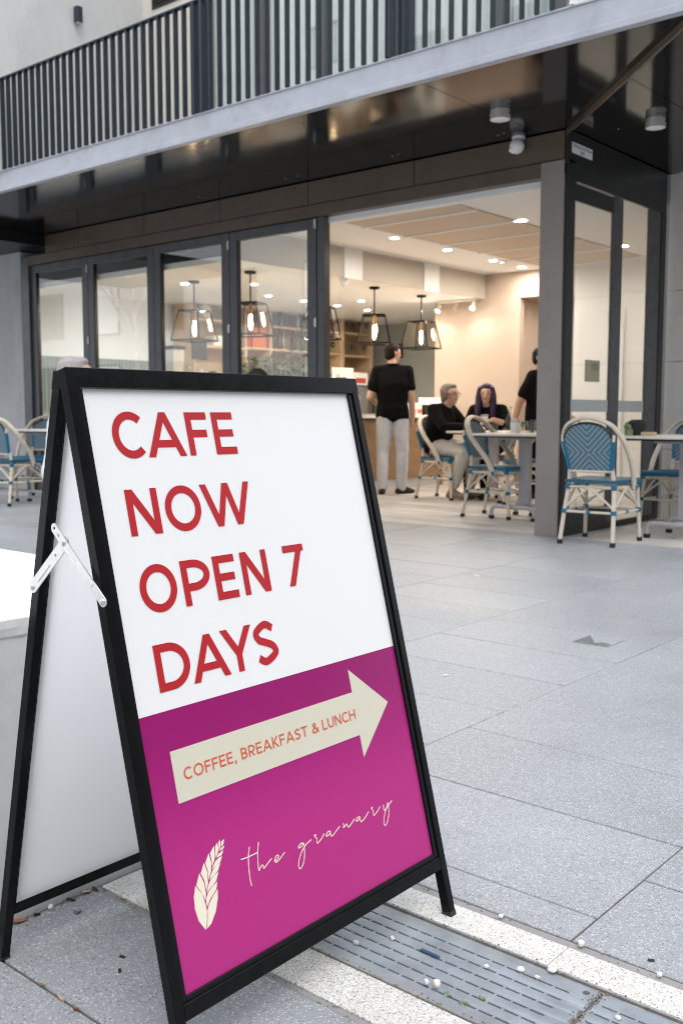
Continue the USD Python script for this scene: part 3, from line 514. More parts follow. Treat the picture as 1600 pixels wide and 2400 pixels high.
# folding stays at each end, plates with rounded ends, ribs and rivets
for yy, sgn in ((-6.0105, -1), (-5.3745, 1)):
    dx_ = -.024 if sgn > 0 else 0.0; A2 = (2.547-dx_*.8, .675); Jn = (2.635, .751); B2 = (2.727+dx_, .674); Tp = (2.612, .771)
    def plate(pts, w, t0, nm, holes=(), slot=None):
        sh = LineString(pts).buffer(w/2, 8)
        for h in holes: sh = sh.difference(Point(h).buffer(.0026))
        m = ext(sh, .0016, t0); mm = mapped(m, (0 - base_s[0], yy - base_s[1], 0 - base_s[2]), (1, 0, 0), (0, 0, 1), (0, sgn, 0))
        st = obj(nm, mm, M['zinc'], sg, smooth=30)
        if slot:
            r = ext(LineString(slot).buffer(.0028, 6), .0012, t0+.0014); obj('pressed_rib', mapped(r, (-base_s[0], yy-base_s[1], 0), (1, 0, 0), (0, 0, 1), (0, sgn, 0)), M['zinc'], st)
        return st
    lerp = lambda a, b, t: (a[0]+(b[0]-a[0])*t, a[1]+(b[1]-a[1])*t)
    p1 = plate([A2, Jn], .0185, .002, 'folding_stay', [lerp(A2, Jn, .72)], [lerp(A2, Jn, .16), lerp(A2, Jn, .5)])
    p2 = plate([B2, lerp(B2, Jn, .82), Jn, Tp], .0150, .0042, 'folding_stay', [Tp, lerp(B2, Jn, 1.13)], [lerp(B2, Jn, .28), lerp(B2, Jn, .86)])
    for q, t in ((A2, .0036), (Jn, .0058), (B2, .0058)):
        rv = lathe([(0, .0030), (.0026, .0026), (.0046, .0010), (.0050, 0), (0, 0)], 14)
        obj('rivet', mapped(rv, (q[0]-base_s[0], yy-base_s[1]+sgn*t, q[1]), (1, 0, 0), (0, 0, 1), (0, sgn, 0)), M['zinc'], sg, smooth=40)
for a in (.09, .52):
    obj('hinge', [bx(-.022, -.001, a-5.95+5.68-.04, a-5.95+5.68, 1.003, 1.0065), bx(-.03, .012, a-5.95+5.68-.04, a-5.95+5.68, .992, 1.0045)], M['black'], sg)

# grit along the drain, the mortar lines and the foot of the block
gr_ = []
for i in range(900):
    k_ = rng.random()
    if k_ < .35: x, y = rng.uniform(2.29, 3.6), rng.choice([-5.404, -5.400, -5.610, -5.6145]) + rng.gauss(0, .003)
    elif k_ < .6: x, y = rng.uniform(2.29, 3.6), rng.choice([-5.3065, -5.722]) + rng.gauss(0, .008)
    elif k_ < .8: x, y = 2.279 + abs(rng.gauss(0, .010)), rng.uniform(-6.1, -5.72)
    else: x, y = 3.2145 + rng.gauss(0, .006), rng.uniform(-5.60, -5.41)
    r = rng.uniform(.0007, .0021); z = .0035 if k_ < .35 else (.0012 if k_ > .8 or k_ > .6 else -.0015)
    m = trimesh.creation.icosphere(subdivisions=0, radius=r); m.apply_scale((rng.uniform(.7, 1.6), rng.uniform(.7, 1.3), .7)); m.apply_translation((x, y, z + r*.4)); gr_.append(m)
obj('grit', gr_, plain('brown_grit', (0.20, 0.165, 0.13), 0.9, var=0.6, scale=260), kind='stuff', label='fine brown grit caught along the drain and the foot of the block', cat='grit')
# ------------------------------------------------------------------ cafe shell: floor, walls, ceilings (the setting)
def setting(name, label, cat=None):
    return keys(UsdGeom.Xform.Define(stage, numbered('/World/' + name)).GetPrim(), label, cat, kind='structure')
ZC, ZL, ZS = 2.765, 2.45, 3.029
fl = setting('cafe_floor', 'pale washed timber plank floor inside the cafe', 'floor')
obj('subfloor', bx(-7.1, 0.2, 0.0, 6.9, -0.2, -0.012), M['joint'], fl)
obj('threshold', bx(-7.0, 0.2, 0.002, 0.058, -0.05, 0.003, 0.001), M['silver'], fl)
y = 0.062
while y < 4.2:
    x = -4.0 - rng.uniform(0, 1.2)
    while x < 0.2:
        x1 = min(x + 1.25, 0.2)
        if x1 - x > .1: obj('plank', bx(x+.001, x1-.001, y+.001, y+.179, -.012, .001, .001), M['plank'], fl)
        x = x1
    y += .18
obj('plank_field', [bx(-7.05, -5.2, .06, 6.8, -.012, .0), bx(-5.2, .2, y, 6.8, -.012, 0)], M['plank'], fl, kind='stuff')
tf = setting('terrace_floor', 'pale stone terrace floor right of the corner post', 'floor')
for i in range(5):
    for j in range(3): obj('terrace_slab', bx(.206+.8*i, .206+.8*(i+1)-.003, .002+.62*j, .002+.62*(j+1)-.003, -.03, .001, .001), M['terrace'], tf)
obj('bed', bx(.2, 4.3, 0.0, 1.86, -.2, -.0305), M['joint'], tf)

wl = setting('cafe_wall', 'pale interior walls of the cafe', 'wall')
obj('wall_panel', bx(-7.25, -7.05, .12, 6.9, 0, 2.5), M['greywall'], wl, label='pale grey side wall with sage wainscot')
ws = obj('wainscot', bx(-7.05, -7.028, .13, 2.30, 0, 1.655), M['wainscot'], wl)
obj('wainscot_batten', [bx(-7.028, -7.022, .14+.06*i, .188+.06*i, .08, 1.64) for i in range(36)], M['wainscot'], ws, kind='stuff')
obj('wall_panel', bx(-7.05, -4.2, 6.8, 6.9, 0, 2.5), M['grey_paint'], wl, label='grey green back wall behind the counter end')
obj('wall_panel', bx(-4.2, -4.1, 4.7, 6.8, 0, 2.5), M['grey_paint'], wl)
cw = [bx(-4.2, -2.871, 4.6, 4.7, 0, ZC+.03), bx(-2.871, -2.10, 4.6, 4.7, 2.43, ZC+.03), bx(-2.10, .2, 4.6, 4.7, 0, ZC+.03)]
for m, c_, l_ in zip(cw, ('cream', 'cream', 'white_paint'), ('cream plaster wall behind the tables', 'cream plaster over the doorway', 'white end wall seen through the side window')): obj('wall_panel', m, M[c_], wl, label=l_)
obj('wall_panel', [bx(-3.3, -1.4, 6.0, 6.1, 0, 2.5), bx(-3.3, -3.2, 4.7, 6.0, 0, 2.5), bx(-1.5, -1.4, 4.7, 6.0, 0, 2.5), bx(-3.3, -1.4, 4.7, 6.1, 2.5, 2.6)], M['cream'], wl, label='corridor walls seen through the doorway')
obj('wall_panel', bx(.1, .2, 1.86, 4.7, 0, ZC+.03), M['cream'], wl)
obj('roof_slab', bx(-9.0, .3, .1005, 8.0, ZS+.012, 3.2), M['dark'], wl)
obj('outer_wall', [bx(-7.4, -7.25, .12, 7.0, 0, ZS), bx(-7.25, .3, 6.95, 7.05, 0, ZS), bx(.2, .3, 1.87, 7.0, 0, ZS)], M['conc_wall'], wl)
ce = setting('cafe_ceiling', 'white ceiling of the cafe with beige panels and a lower part over the counter', 'ceiling')
obj('lower_ceiling', bx(-7.05, -3.40, .12, 6.9, ZL, ZL+.06), M['white_paint'], ce)
obj('upper_ceiling', bx(-3.40, .2, .12, 4.7, ZC, ZC+.06), M['white_paint'], ce)
bh = obj('bulkhead', bx(-3.42, -3.395, .12, 4.6, ZL-.001, ZC), M['bulk'], ce)
for a, b in ((1.704, 2.015), (3.201, 3.513)): obj('pilaster_strip', bx(-3.395, -3.375, a, b, ZL-.015, ZC-.002), M['white_paint'], ce)
ye = [.38, .89, 1.566, 2.23, 2.95, 3.62, 4.4]
for a, b in zip(ye[:-1], ye[1:]): obj('ceiling_panel', bx(-2.43, -1.15, a+.02, b-.02, ZC-.012, ZC-.001), M['beige_paint'], ce)
for a in ye: obj('batten', bx(-2.45, -1.15, a-.019, a+.019, ZC-.022, ZC-.001), M['white_paint'], ce)
obj('head_liner', bx(-7.0, .2, .10, .20, 2.66, ZC), M['white_paint'], ce)

# ------------------------------------------------------------------ shopfront
sf = thing('shopfront', 'dark bronze shopfront frame with corner post and header panels', 'shopfront', (0, 0, 0))
obj('corner_post', bx(0.004, .20, 0.0, .19, 0, 2.815, .003), M['post'], sf, label='bronze grey corner post at the open front')
obj('post_side', bx(.2005, .229, .02, .10, 0, 2.815, .002), M['dark'], sf)
obj('head_rail', bx(-6.93, .20, .002, .11, 2.708, 2.815, .002), M['bronze'], sf)
hj = [-6.53, -5.867, -4.694, -3.530, -2.362, -1.176, .203]
for a, b in zip(hj[:-1], hj[1:]): obj('header_panel', bx(a+.004, b-.004, -.004, .018, 2.822, 3.020, .0015), M['bronze'], sf)
obj('header_backing', bx(-6.53, .198, .02, .10, 2.816, 3.028), M['dark'], sf)
obj('jamb', bx(-7.06, -6.90, .0, .12, 0, 2.815, .003), M['frame'], sf)
obj('jamb', bx(-2.285, -2.205, .035, .12, 0.0, 2.707, .003), M['frame'], sf, label='dark end jamb with hinges beside the open front')
obj('side_header', bx(.2035, .229, .001, 1.80, 2.79, 3.022, .002), M['dark'], sf, label='black header above the side window')
obj('side_header', bx(.14, .2035, .2, 1.86, 2.79, 3.022), M['dark'], sf)
pln = obj('address_plate', bx(.2292, .2325, .052, .376, 2.868, 2.945, .0008), M['paper'], sf)
def text_on(txt, h, o, A, B, C, mat, parent, name, bold=False, center=True):
    m = meshkit.text_mesh(txt, h, .0006, bold)
    if center: m.apply_translation((-(m.bounds[0][0]+m.bounds[1][0])/2, 0, 0))
    return obj(name, mapped(m, o, A, B, C), mat, parent)
text_on('5 Margo Scott Place', .0235, (.2326, .214, 2.913), (0, 1, 0), (0, 0, 1), (1, 0, 0), M['rubber'], pln, 'lettering')
text_on('107', .026, (.2326, .214, 2.876), (0, 1, 0), (0, 0, 1), (1, 0, 0), M['rubber'], pln, 'lettering', True)

def bifold(x0, x1, label, hinges):
    d = thing('bifold_door', label, 'glass door', ((x0+x1)/2, .03, 0), group='folding glass doors of the cafe front')
    c = (x0+x1)/2; a, b = x0-c+.003, x1-c-.003; st = .105
    for s0, s1 in ((a, a+st), (b-st, b)): obj('stile', bx(s0, s1, 0, .05, .012, 2.70, .003), M['frame'], d)
    obj('rail', bx(a+st, b-st, .001, .049, 2.612, 2.70, .002), M['frame'], d); obj('rail', bx(a+st, b-st, .001, .049, .012, .20, .002), M['frame'], d)
    obj('pane', bx(a+st, b-st, .022, .028, .20, 2.612), M['glass'], d)
    for s0, s1 in ((a+st, a+st+.010), (b-st-.010, b-st)): obj('bead', bx(s0, s1, .006, .044, .201, 2.611), M['dark'], d)
    for z in hinges:
        obj('hinge', [trimesh.creation.cylinder(radius=.008, height=.085, transform=trimesh.transformations.translation_matrix((b-.003, -.006, z))), bx(b-.028, b-.004, -.003, .0005, z-.036, z+.036)], M['silver'], d, smooth=40)
    return d
bifold(-6.90, -5.757, 'folding glass door at the far left, sage wainscot behind it', [2.57, 1.77])
bifold(-5.757, -4.594, 'folding glass door with the bare tree mirrored in it', [])
bifold(-4.594, -3.436, 'folding glass door with a lantern and white wall behind it', [2.58, 1.775])
bifold(-3.436, -2.29, 'folding glass door next to the opening, flowers behind it', [2.65, 1.77])

sw = thing('side_window', 'black framed sliding side window round the corner with a frosted band', 'window', (.215, .9, 0))
def sbx(y0, y1, z0, z1, x0=-.016, x1=.014, b=.002): return bx(x0, x1, y0-.9, y1-.9, z0, z1, b)
obj('frame', sbx(.10, 1.80, 2.675, 2.79), M['dark'], sw); obj('frame', sbx(.10, 1.80, .0, .05), M['dark'], sw)
obj('frame', sbx(.1005, .122, .05, 2.675), M['dark'], sw); obj('frame', sbx(1.70, 1.80, .05, 2.675, -.016, .018), M['dark'], sw)
obj('sash_frame', sbx(.125, .80, 2.535, 2.655, -.008, .013), M['dark'], sw); obj('sash_frame', sbx(.775, .945, .052, 2.67, -.008, .016), M['frame'], sw); obj('sash_frame', sbx(.125, .775, .052, .19, -.008, .013), M['dark'], sw)
obj('sash_frame', sbx(1.47, 1.698, .052, 2.672, -.012, .012), M['frame'], sw)
obj('pane', sbx(.122, .775, .19, 2.535, -.002, .002, 0), M['glass'], sw); obj('pane', sbx(.945, 1.47, .05, 2.672, -.006, -.002, 0), M['glass'], sw)
for a, b, x in ((.123, .774, .0025), (.946, 1.469, -.0015)): obj('frosted_band', sbx(a, b, .955, 1.05, x, x+.0012, 0), M['frost'], sw)
obj('track_strip', sbx(.15, .76, 2.657, 2.666, -.004, .0165, 0), M['silver'], sw)
nt = thing('paper_notice', 'olive paper notice with a dark box stuck inside the side window', 'notice', (.209, .507, 1.277))
obj('sheet', bx(-.001, .001, -.127, .127, -.085, .085), M['olive'], nt); obj('print_block', bx(.0012, .0016, -.02, .10, .005, .062), plain('notice_print', (.20, .19, .06), .6), nt); obj('print_block', bx(.0012, .0016, -.10, -.035, -.01, .055), M['tan'], nt)

# ------------------------------------------------------------------ balcony: fascia, soffit, balustrade
bal = thing('balcony', 'balcony with silver fascia and glossy black soffit over the cafe front', 'balcony', (0, 0, 0))
mit = .26
LFT = Polygon([(-9, -1.53), (mit+1.53-.02, -1.53), (mit-.02, 0.0), (-9, 0.0)])
RGT = Polygon([(mit+1.53+.02, -1.53), (1.86, -1.53), (1.86, 1.86), (.23, 1.86), (.23, .05)])
cuts = [-9, -8.2, -7.04] + [-5.867, -4.694, -3.530, -2.362, -1.176, 0.0, 2]
for a, b in zip(cuts[:-1], cuts[1:]):
    p = LFT.intersection(sbox(a+.003, -3, b-.003, 3))
    if p.area > .01: obj('soffit_panel', ext(p, .006, ZS), M['soffit'], bal)
for a, b in ((.23, 1.05), (1.05, 1.87)):
    p = RGT.intersection(sbox(a+.003, -3, b-.003, 3)); obj('soffit_panel', ext(p, .006, ZS), M['soffit'], bal)
obj('floor_slab', bx(-9, 1.87, -1.545, .10, ZS+.013, 3.19), M['dark'], bal)
obj('fascia_web', bx(-9, 1.87, -1.574, -1.547, ZS+.035, 3.203), M['fascia'], bal)
obj('fascia_lip', bx(-9, 1.87, -1.588, -1.53, ZS-.008, ZS+.0345, .003), M['fascia'], bal); obj('fascia_top', bx(-9, 1.87, -1.582, -1.50, 3.2035, 3.215, .002), M['fascia'], bal)
dxy = np.array([1, -1, 0])/math.sqrt(2); pxy = np.array([1, 1, 0])/math.sqrt(2)
ab = obj('corner_angle', mapped(cat_([bx(0.0, 2.12, -.028, .028, -.006, -.001, .001), bx(0, 2.12, -.028, -.022, -.042, -.006), ]), (.20, .05, ZS), dxy, pxy, (0, 0, 1)), M['bronze'], bal)
for i in range(8): obj('rivet', mapped(lathe([(0, -.006), (.006, -.005), (.008, -.001), (0, -.001)], 10), np.array([.20, .05, ZS-.006]) + dxy*(.12+.26*i), dxy, pxy, (0, 0, 1)), M['silver'], ab)
for i, (x, y) in enumerate([(-.27, -.17), (-.20, -.20), (-1.25, -.2), (-1.18, -.22), (-2.45, -.2), (-2.30, -.2), (-3.6, -.2), (.50, .25), (.78, .42), (1.0, .9)]): obj('screw', lathe([(0, -.003), (.005, -.002), (.006, 0), (0, 0)], 8, (x, y, ZS)), M['silver'], bal)
obj('fascia_end', bx(1.8705, 1.90, -1.588, 1.86, ZS-.008, 3.215), M['fascia'], bal); obj('floor_slab', bx(.3, 1.87, .1005, 1.86, ZS+.013, 3.19), M['dark'], bal)
bs = thing('balustrade', 'slate grey balustrade of flat upright bars along the balcony edge', 'balustrade', (0, -1.574, 3.215))
b0 = bx(-.0055, .0055, -.022, .022, 0, .812); 
for i in range(0, 60):
    x = -4.764 + .0985*i
    if x > 1.02: break
    obj('baluster', b0, M['baluster'], bs, loc=(x, 0, .0005))
obj('top_rail', bx(-4.772, 1.06, -.024, .024, .8125, .826, .002), M['baluster'], bs)
for x in (-2.075, -1.985, -.205, -.085): obj('post', bx(x-.008, x+.008, -.03, .045, .0005, .812, .001), M['baluster'], bs)
obj('planter_screen', bx(1.07, 1.09, -.02, .9, .0005, 1.2), M['curtain'], bs)
up = thing('upper_storey', 'upper storey behind the balcony with rough concrete side wall and beige back wall', 'building', (0, 0, 0))
obj('side_wall', bx(-6.6, -4.84, -1.66, .3, 3.2, 8.0), M['conc_up'], up, label='mottled concrete side wall')
obj('wall', bx(-4.84, -3.86, .15, .3, 3.2, 8.0), M['up_beige'], up)
obj('wall', bx(-3.86, 4.6, .15, .3, 6.0, 8.0), M['up_beige'], up)
obj('vent', [bx(-4.66, -4.25, .13, .15, 5.17+.03*i, 5.18+.03*i) for i in range(5)] + [bx(-4.68, -4.23, .14, .152, 5.13, 5.34)], M['dark'], up)
fx = [-3.86, -3.08, -2.31, -1.42, -.48, .05, 1.1, 2.2]
for i, x in enumerate(fx): obj('door_frame', bx(x-.05-(.05 if i in (0, 3) else 0), x+.05, .10, .17, 3.2, 6.0, .003), M['frame'], up)
obj('door_frame', bx(-3.86, 4.5, .105, .165, 5.9, 6.0), M['frame'], up)
for a, b in zip(fx[:-1], fx[1:]):
    obj('glass_pane', bx(a+.05, b-.05, .13, .136, 3.21, 5.9), M['glass'], up)
    n = int((b-a)/.05); V, F = [], []
    for i in range(n*3+1):
        x = a + .03 + (b-a-.06)*i/(n*3); yv = .24 + .018*math.sin(i*1.25) + .008*math.sin(i*.37)
        V += [(x, yv, 3.2), (x, yv, 5.95)]
    for i in range(n*3): F += [(2*i, 2*i+2, 2*i+3), (2*i, 2*i+3, 2*i+1)]
    obj('curtain', trimesh.Trimesh(np.array(V), np.array(F), process=False), M['curtain'], up, smooth=True)
obj('wall', bx(-3.9, 4.6, .30, .34, 3.2, 6.2), M['up_beige'], up)
wlm = thing('wall_light', 'small dark up and down light on the upper concrete wall', 'lamp', (-4.84, -.69, 4.87))
obj('housing', bx(.012, .075, -.032, .032, -.075, .075, .004), M['baluster'], wlm); obj('bracket', bx(0, .012, -.02, .02, -.04, .04), M['dark'], wlm); obj('lens', bx(.02, .067, -.024, .024, -.077, -.0745), M['lens_off'], wlm)

# pilaster, dark downstand box, right concrete wall
def joints(x0, x1, y0, y1, z0, z1): return bx(x0, x1, y0, y1, z0, z1, .004)
pil = thing('concrete_pilaster', 'rough grey concrete pier at the left end of the shopfront', 'pillar', (-8.0, .3, 0))
obj('pier', bx(-1.0, .935, -.302, .6, 0, 2.888, .006), M['conc_wall'], pil)
dsb = thing('bulkhead_box', 'black cladding box hanging under the soffit at the far left', 'beam', (-7.7, -1.5, 2.89)); obj('cladding', bx(-1.3, 1.17, -1.5, 1.495, 0, .136, .002), M['dark'], dsb)
rw = thing('concrete_wall', 'board-marked concrete wall behind the terrace at the right', 'wall', (2.4, 1.86, 0))
for z0, z1 in ((0, .62), (.62, 1.40), (1.40, 2.02), (2.02, 3.028)): obj('cast_panel', bx(-2.168, 2.1, 0, .25, z0+.0025, z1-.0025, .003), M['conc_pale'], rw)
obj('core', bx(-2.16, 2.09, .012, .24, .01, 3.02), M['joint'], rw)

# ceiling-mounted lights, camera
def surf_light(x, y, label):
    t = thing('soffit_light', label, 'lamp', (x, y, ZS), group='round lights on the soffit')
    obj('body', lathe([(0, 0), (.066, 0), (.066, -.020), (.0615, -.022), (0, -.022)], 28), M['silver'], t, smooth=40); obj('band', lathe([(.0662, -.022), (.0705, -.022), (.0705, -.062), (.064, -.064), (.064, -.022)], 28), M['silver'], t, smooth=40)
    obj('lens', lathe([(0, -.069), (.04, -.068), (.0635, -.063), (.0635, -.05), (0, -.05)], 28), M['lens_off'], t, smooth=40); obj('clip', [bx(-.078, -.0706, -.006, .006, -.034, -.024), bx(.0706, .078, -.006, .006, -.034, -.024)], M['dark'], t)
surf_light(.075, -.70, 'round brushed metal light on the soffit left of the corner angle'); surf_light(.81, .19, 'round brushed metal light on the soffit right of the corner angle')
sc = thing('security_camera', 'white dome security camera on the header above the open front', 'camera', (-.17, -.04, 2.985))
obj('base', [lathe([(0, .043), (.05, .043), (.05, .025), (0, .025)], 20)], M['lens_off'], sc, smooth=40); obj('ball', sph((0, -.02, -.03), .056, 3), M['paper'], sc, smooth=True)
obj('eye_cone', mapped(lathe([(0, .0), (.048, .0), (.040, .035), (.012, .066), (0, .068)], 20), (-.0, -.02, -.03), (0.75, -.66, 0), (0, 0, 1), (-.58, -.70, -.42)), M['paper'], sc, smooth=40)

# ------------------------------------------------------------------ inside: lights
def downlight(x, y, z, label, glow='down'):
    t = thing('downlight', label, 'lamp', (x, y, z), group='round downlights in the cafe ceiling')
    obj('trim_ring', lathe([(.044, -.001), (.056, -.001), (.056, -.005), (.044, -.008)], 24), M['paper'], t); obj('lens', lathe([(0, -.006), (.0445, -.004), (.0445, -.002), (0, -.002)], 20), M[glow], t)
UL = [(-2.60, 1.591), (-2.62, 2.585), (-2.64, 3.576), (-2.66, 4.28)]
for i, (x, y) in enumerate(UL): downlight(x, y, ZC, 'lit downlight in the raised white ceiling, %s of the row of four' % ('nearest', 'second', 'third', 'farthest')[i])
downlight(-1.10, 1.617, ZC, 'lit downlight at the right edge of the beige ceiling panels')
downlight(-1.0, 3.6, ZC, 'lit downlight hidden by the corner post over the far tables')
for x, y, l in [(-5.387, 3.91, 'between the bar shelves and the open front'), (-4.759, 3.684, 'left of the second lantern rod'), (-5.444, 4.656, 'nearest the far end of the shelves'), (-5.18, .968, 'behind the third folding door'), (-4.607, 1.518, 'beside the lantern rod in the fourth folding door'), (-5.298, 2.461, 'in the middle of the fourth folding door'), (-5.349, 3.181, 'at the right edge of the fourth folding door')]:
    downlight(x, y, ZL, 'lit downlight in the lower ceiling ' + l, 'down_bright' if l.startswith('behind') else 'down')
downlight(-2.4, 5.3, 2.5, 'lit downlight in the corridor behind the doorway')
ts = thing('spotlight_track', 'white spotlight bar with three small spots on the lower ceiling edge', 'lamp', (-3.75, 4.45, ZL))
obj('bar', bx(-.30, .30, -.02, .02, -.03, -.001, .003), M['paper'], ts)
for i, x in enumerate((-.27, 0, .27)):
    d = np.array([(-.2, -.1, .1)[i], -.5, -.8]); d /= np.linalg.norm(d); p = np.array([x, 0, -.03]); q = p + np.array([0, -.01, -.05])
    sp = obj('spot', [tube([p, q], .006, 6), tube([q - d*.03, q + d*.06], [.024, .03], 12)], M['paper'] if i != 1 else M['silver'], ts, smooth=40)
    if i != 1: obj('spot_lens', tube([q + d*.061, q + d*.063], .027, 12), M['down'], sp)
def lantern(x, y, rz, label, src=[None]):
    if src[0] is not None: return dup(src[0], label, (x, y, ZL), rz)
    t = thing('lantern', label, 'pendant lamp', (x, y, ZL), rz, 'black lanterns over the counter'); src[0] = t
    obj('canopy', lathe([(0, 0), (.062, 0), (.062, -.02), (.055, -.026), (0, -.026)], 20), M['black'], t, smooth=40); obj('rod', tube([(0, 0, -.02), (0, 0, -.335)], .0085, 8), M['black'], t, smooth=40)
    a, b, zt, zb = .128, .192, -.335, -.672; A = [np.array([sx_*a, sy_*a, zt]) for sx_, sy_ in ((-1, -1), (1, -1), (1, 1), (-1, 1))]; B = [np.array([sx_*b, sy_*b, zb]) for sx_, sy_ in ((-1, -1), (1, -1), (1, 1), (-1, 1))]
    for i in range(4):
        j = (i+1) % 4; obj('frame_bar', tube([A[i], B[i]], .0075, 4), M['black'], t); obj('frame_bar', tube([A[i], A[j]], .0085, 4), M['black'], t); obj('frame_bar', tube([B[i], B[j]], .0085, 4), M['black'], t)
        obj('pane', trimesh.Trimesh(np.array([A[i], A[j], B[j], B[i]])*np.array([.985, .985, 1]), [[0, 1, 2], [0, 2, 3]], process=False), M['lamp_glass'], t)
    obj('cross_bar', [tube([(A[0]+A[1])/2, (A[2]+A[3])/2], .008, 4), tube([(A[1]+A[2])/2, (A[3]+A[0])/2], .008, 4)], M['black'], t)
    obj('socket', lathe([(0, -.335), (.018, -.335), (.02, -.44), (.014, -.455), (0, -.455)], 14), M['brass'], t, smooth=40)
    obj('bulb', lathe([(0, -.62), (.010, -.612), (.020, -.58), (.0225, -.55), (.018, -.50), (.013, -.455), (0, -.455)], 16), M['bulb'], t, smooth=True)
    return t
lantern(-3.72, 2.66, .62, 'black glass lantern nearest the standing man in the open front'); lantern(-3.79, 3.71, .12, 'black glass lantern farthest along the counter, in front of the grey wall')
lantern(-3.63, 1.60, .5, 'black glass lantern half hidden by the jamb of the open front'); lantern(-3.90, .77, .35, 'black glass lantern behind the fourth folding door'); lantern(-4.95, .90, .25, 'black glass lantern behind the third folding door')

# ------------------------------------------------------------------ inside: counter, shelves, small things
ct = thing('counter', 'cafe counter with a front of thin oak battens and dark top edge', 'counter', (-4.05, 2.5, 0))
obj('carcass', bx(-.30, .27, -1.6, 1.66, .116, .868), M['counter_dark'], ct); obj('kick', bx(-.28, .235, -1.58, 1.62, 0, .1155), M['greywall'], ct)
obj('worktop', bx(-.33, .325, -1.63, 1.70, .885, .909, .004), M['paper'], ct); obj('worktop_edge', bx(-.325, .315, -1.62, 1.69, .8685, .8848), M['dark'], ct)
obj('batten_front', [bx(.2705, .292, -1.59+.036*i, -1.59+.036*i+.022, .118, .866, .003) for i in range(90)], M['slat'], ct, kind='stuff')
obj('end_panel', bx(-.30, .29, 1.661, 1.69, .0, .8675), M['slat'], ct)
sh = thing('back_bar', 'tall oak shelving of the back bar with glasses and boxes', 'shelf unit', (-6.8, 4.3, 0))
ups = [2.35, 3.32, 3.83, 5.43, 6.2]
obj('back_board', bx(-.22, -.20, -1.95, 1.92, .0, 2.58), M['shelfback'], sh)
for yv in ups: obj('upright', bx(-.199, .20, yv-4.3-.02, yv-4.3+.02+(.05 if yv == 5.43 else 0), .0, 2.545, .002), M['oak'], sh)
for z, a, b in ((2.246, 2.37, 3.30), (1.885, 2.37, 3.30), (1.90, 3.34, 3.81), (2.235, 3.85, 5.41), (1.90, 3.85, 5.41), (2.246, 5.5, 6.18), (1.885, 5.5, 6.18), (1.62, 3.85, 5.41), (1.62, 5.5, 6.18)): obj('shelf', bx(-.198, .195, a-4.3, b-4.3, z-.03, z, .002), M['oak'], sh)
obj('cornice', bx(-.2, .215, -1.97, 1.94, 2.546, 2.60, .003), M['oak'], sh)
obj('cupboard', bx(-.198, .19, -1.93, 1.88, .02, .90), M['oak'], sh); obj('worktop', bx(-.198, .21, -1.93, 1.88, .9005, .93, .003), M['paper'], sh)
gl0 = [None]
def wineglass(x, y, z, label, stem=True):
    if gl0[0] is not None: return dup(gl0[0], label, (x, y, z))
    t = thing('wine_glass', label, 'glass', (x, y, z), 0, 'glasses standing on the bar shelves')
    obj('bowl', lathe([(0, .0), (.03, .0), (.03, .003), (.006, .006), (.004, .012), (.004, .075), (.02, .09), (.036, .12), (.037, .15), (.030, .185), (.0285, .185), (.035, .15), (.034, .122), (.018, .093), (0, .085)], 12), M['tumbler'], t, smooth=50)
    gl0[0] = t; return t
sp_ = {2.246: 'top shelf', 1.885: 'second shelf', 1.90: 'second shelf', 2.235: 'top shelf'}
for z, a, b in ((2.246, 5.55, 6.14), (1.885, 5.55, 6.14), (1.90, 4.95, 5.38), (2.235, 4.95, 5.38)):
    yv = a
    while yv < b:
        wineglass(-6.69 + rng.uniform(-.04, .06), yv, z, 'stemmed glass in the row on the %s of the back bar, %s bay' % (sp_[z], 'right hand' if a > 5.5 else 'middle')); yv += .095
def bottle(x, y, z, h, mat, label, cat='bottle', name='bottle', grp='bottles on the bar shelves'):
    t = thing(name, label, cat, (x, y, z), 0, grp); r = h*.13
    obj('body', lathe([(0, 0), (r, 0), (r*1.02, h*.03), (r, h*.6), (r*.4, h*.78), (r*.36, h), (0, h)], 14), mat, t, smooth=40); obj('cap', lathe([(0, h), (r*.42, h), (r*.42, h*1.06), (0, h*1.06)], 10), M['dark'], t)
bg = [plain('bottle_%s' % n_, c, .15, spec=.7) for n_, c in (('green', (.02, .05, .02)), ('amber', (.09, .05, .02)), ('clear', (.34, .32, .26)), ('dark', (.012, .012, .012)))]
i = 0
for z, zn in ((1.90, 'second'), (2.235, 'top')):
    yv = 3.92
    while yv < (4.9 if z > 1.7 else 5.36):
        h = rng.choice([.24, .29, .31, .2]); k_ = i % 4
        bottle(-6.70 + rng.uniform(-.05, .08), yv, z, h, bg[k_], '%s bottle on the %s shelf in the middle bay of the back bar' % (('dark green', 'amber', 'clear', 'black')[k_], zn)); yv += rng.uniform(.14, .2); i += 1
def boxthing(name, label, cat, x0, x1, y0, y1, z0, z1, mat, extra=None, grp=None):
    c = ((x0+x1)/2, (y0+y1)/2, z0); t = thing(name, label, cat, c, 0, grp)
    obj('body', bx(x0-c[0], x1-c[0], y0-c[1], y1-c[1], 0, z1-z0, .003), mat, t)
    for e in (extra or []): obj(e[0], bx(*[v - c[i//2] for i, v in enumerate(e[1])]), e[2], t)
    return t
boxthing('card_box', 'red card box on the top shelf left of the middle upright', 'box', -6.78, -6.62, 4.99, 5.20, 2.236, 2.40, M['red'])
boxthing('card_box', 'large orange box standing in the narrow bay of the back bar', 'box', -6.85, -6.65, 3.50, 3.79, 1.901, 2.19, M['orange'])
boxthing('card_box', 'small orange box beside the large one in the narrow bay', 'box', -6.85, -6.65, 3.36, 3.47, 1.901, 2.12, M['red'])
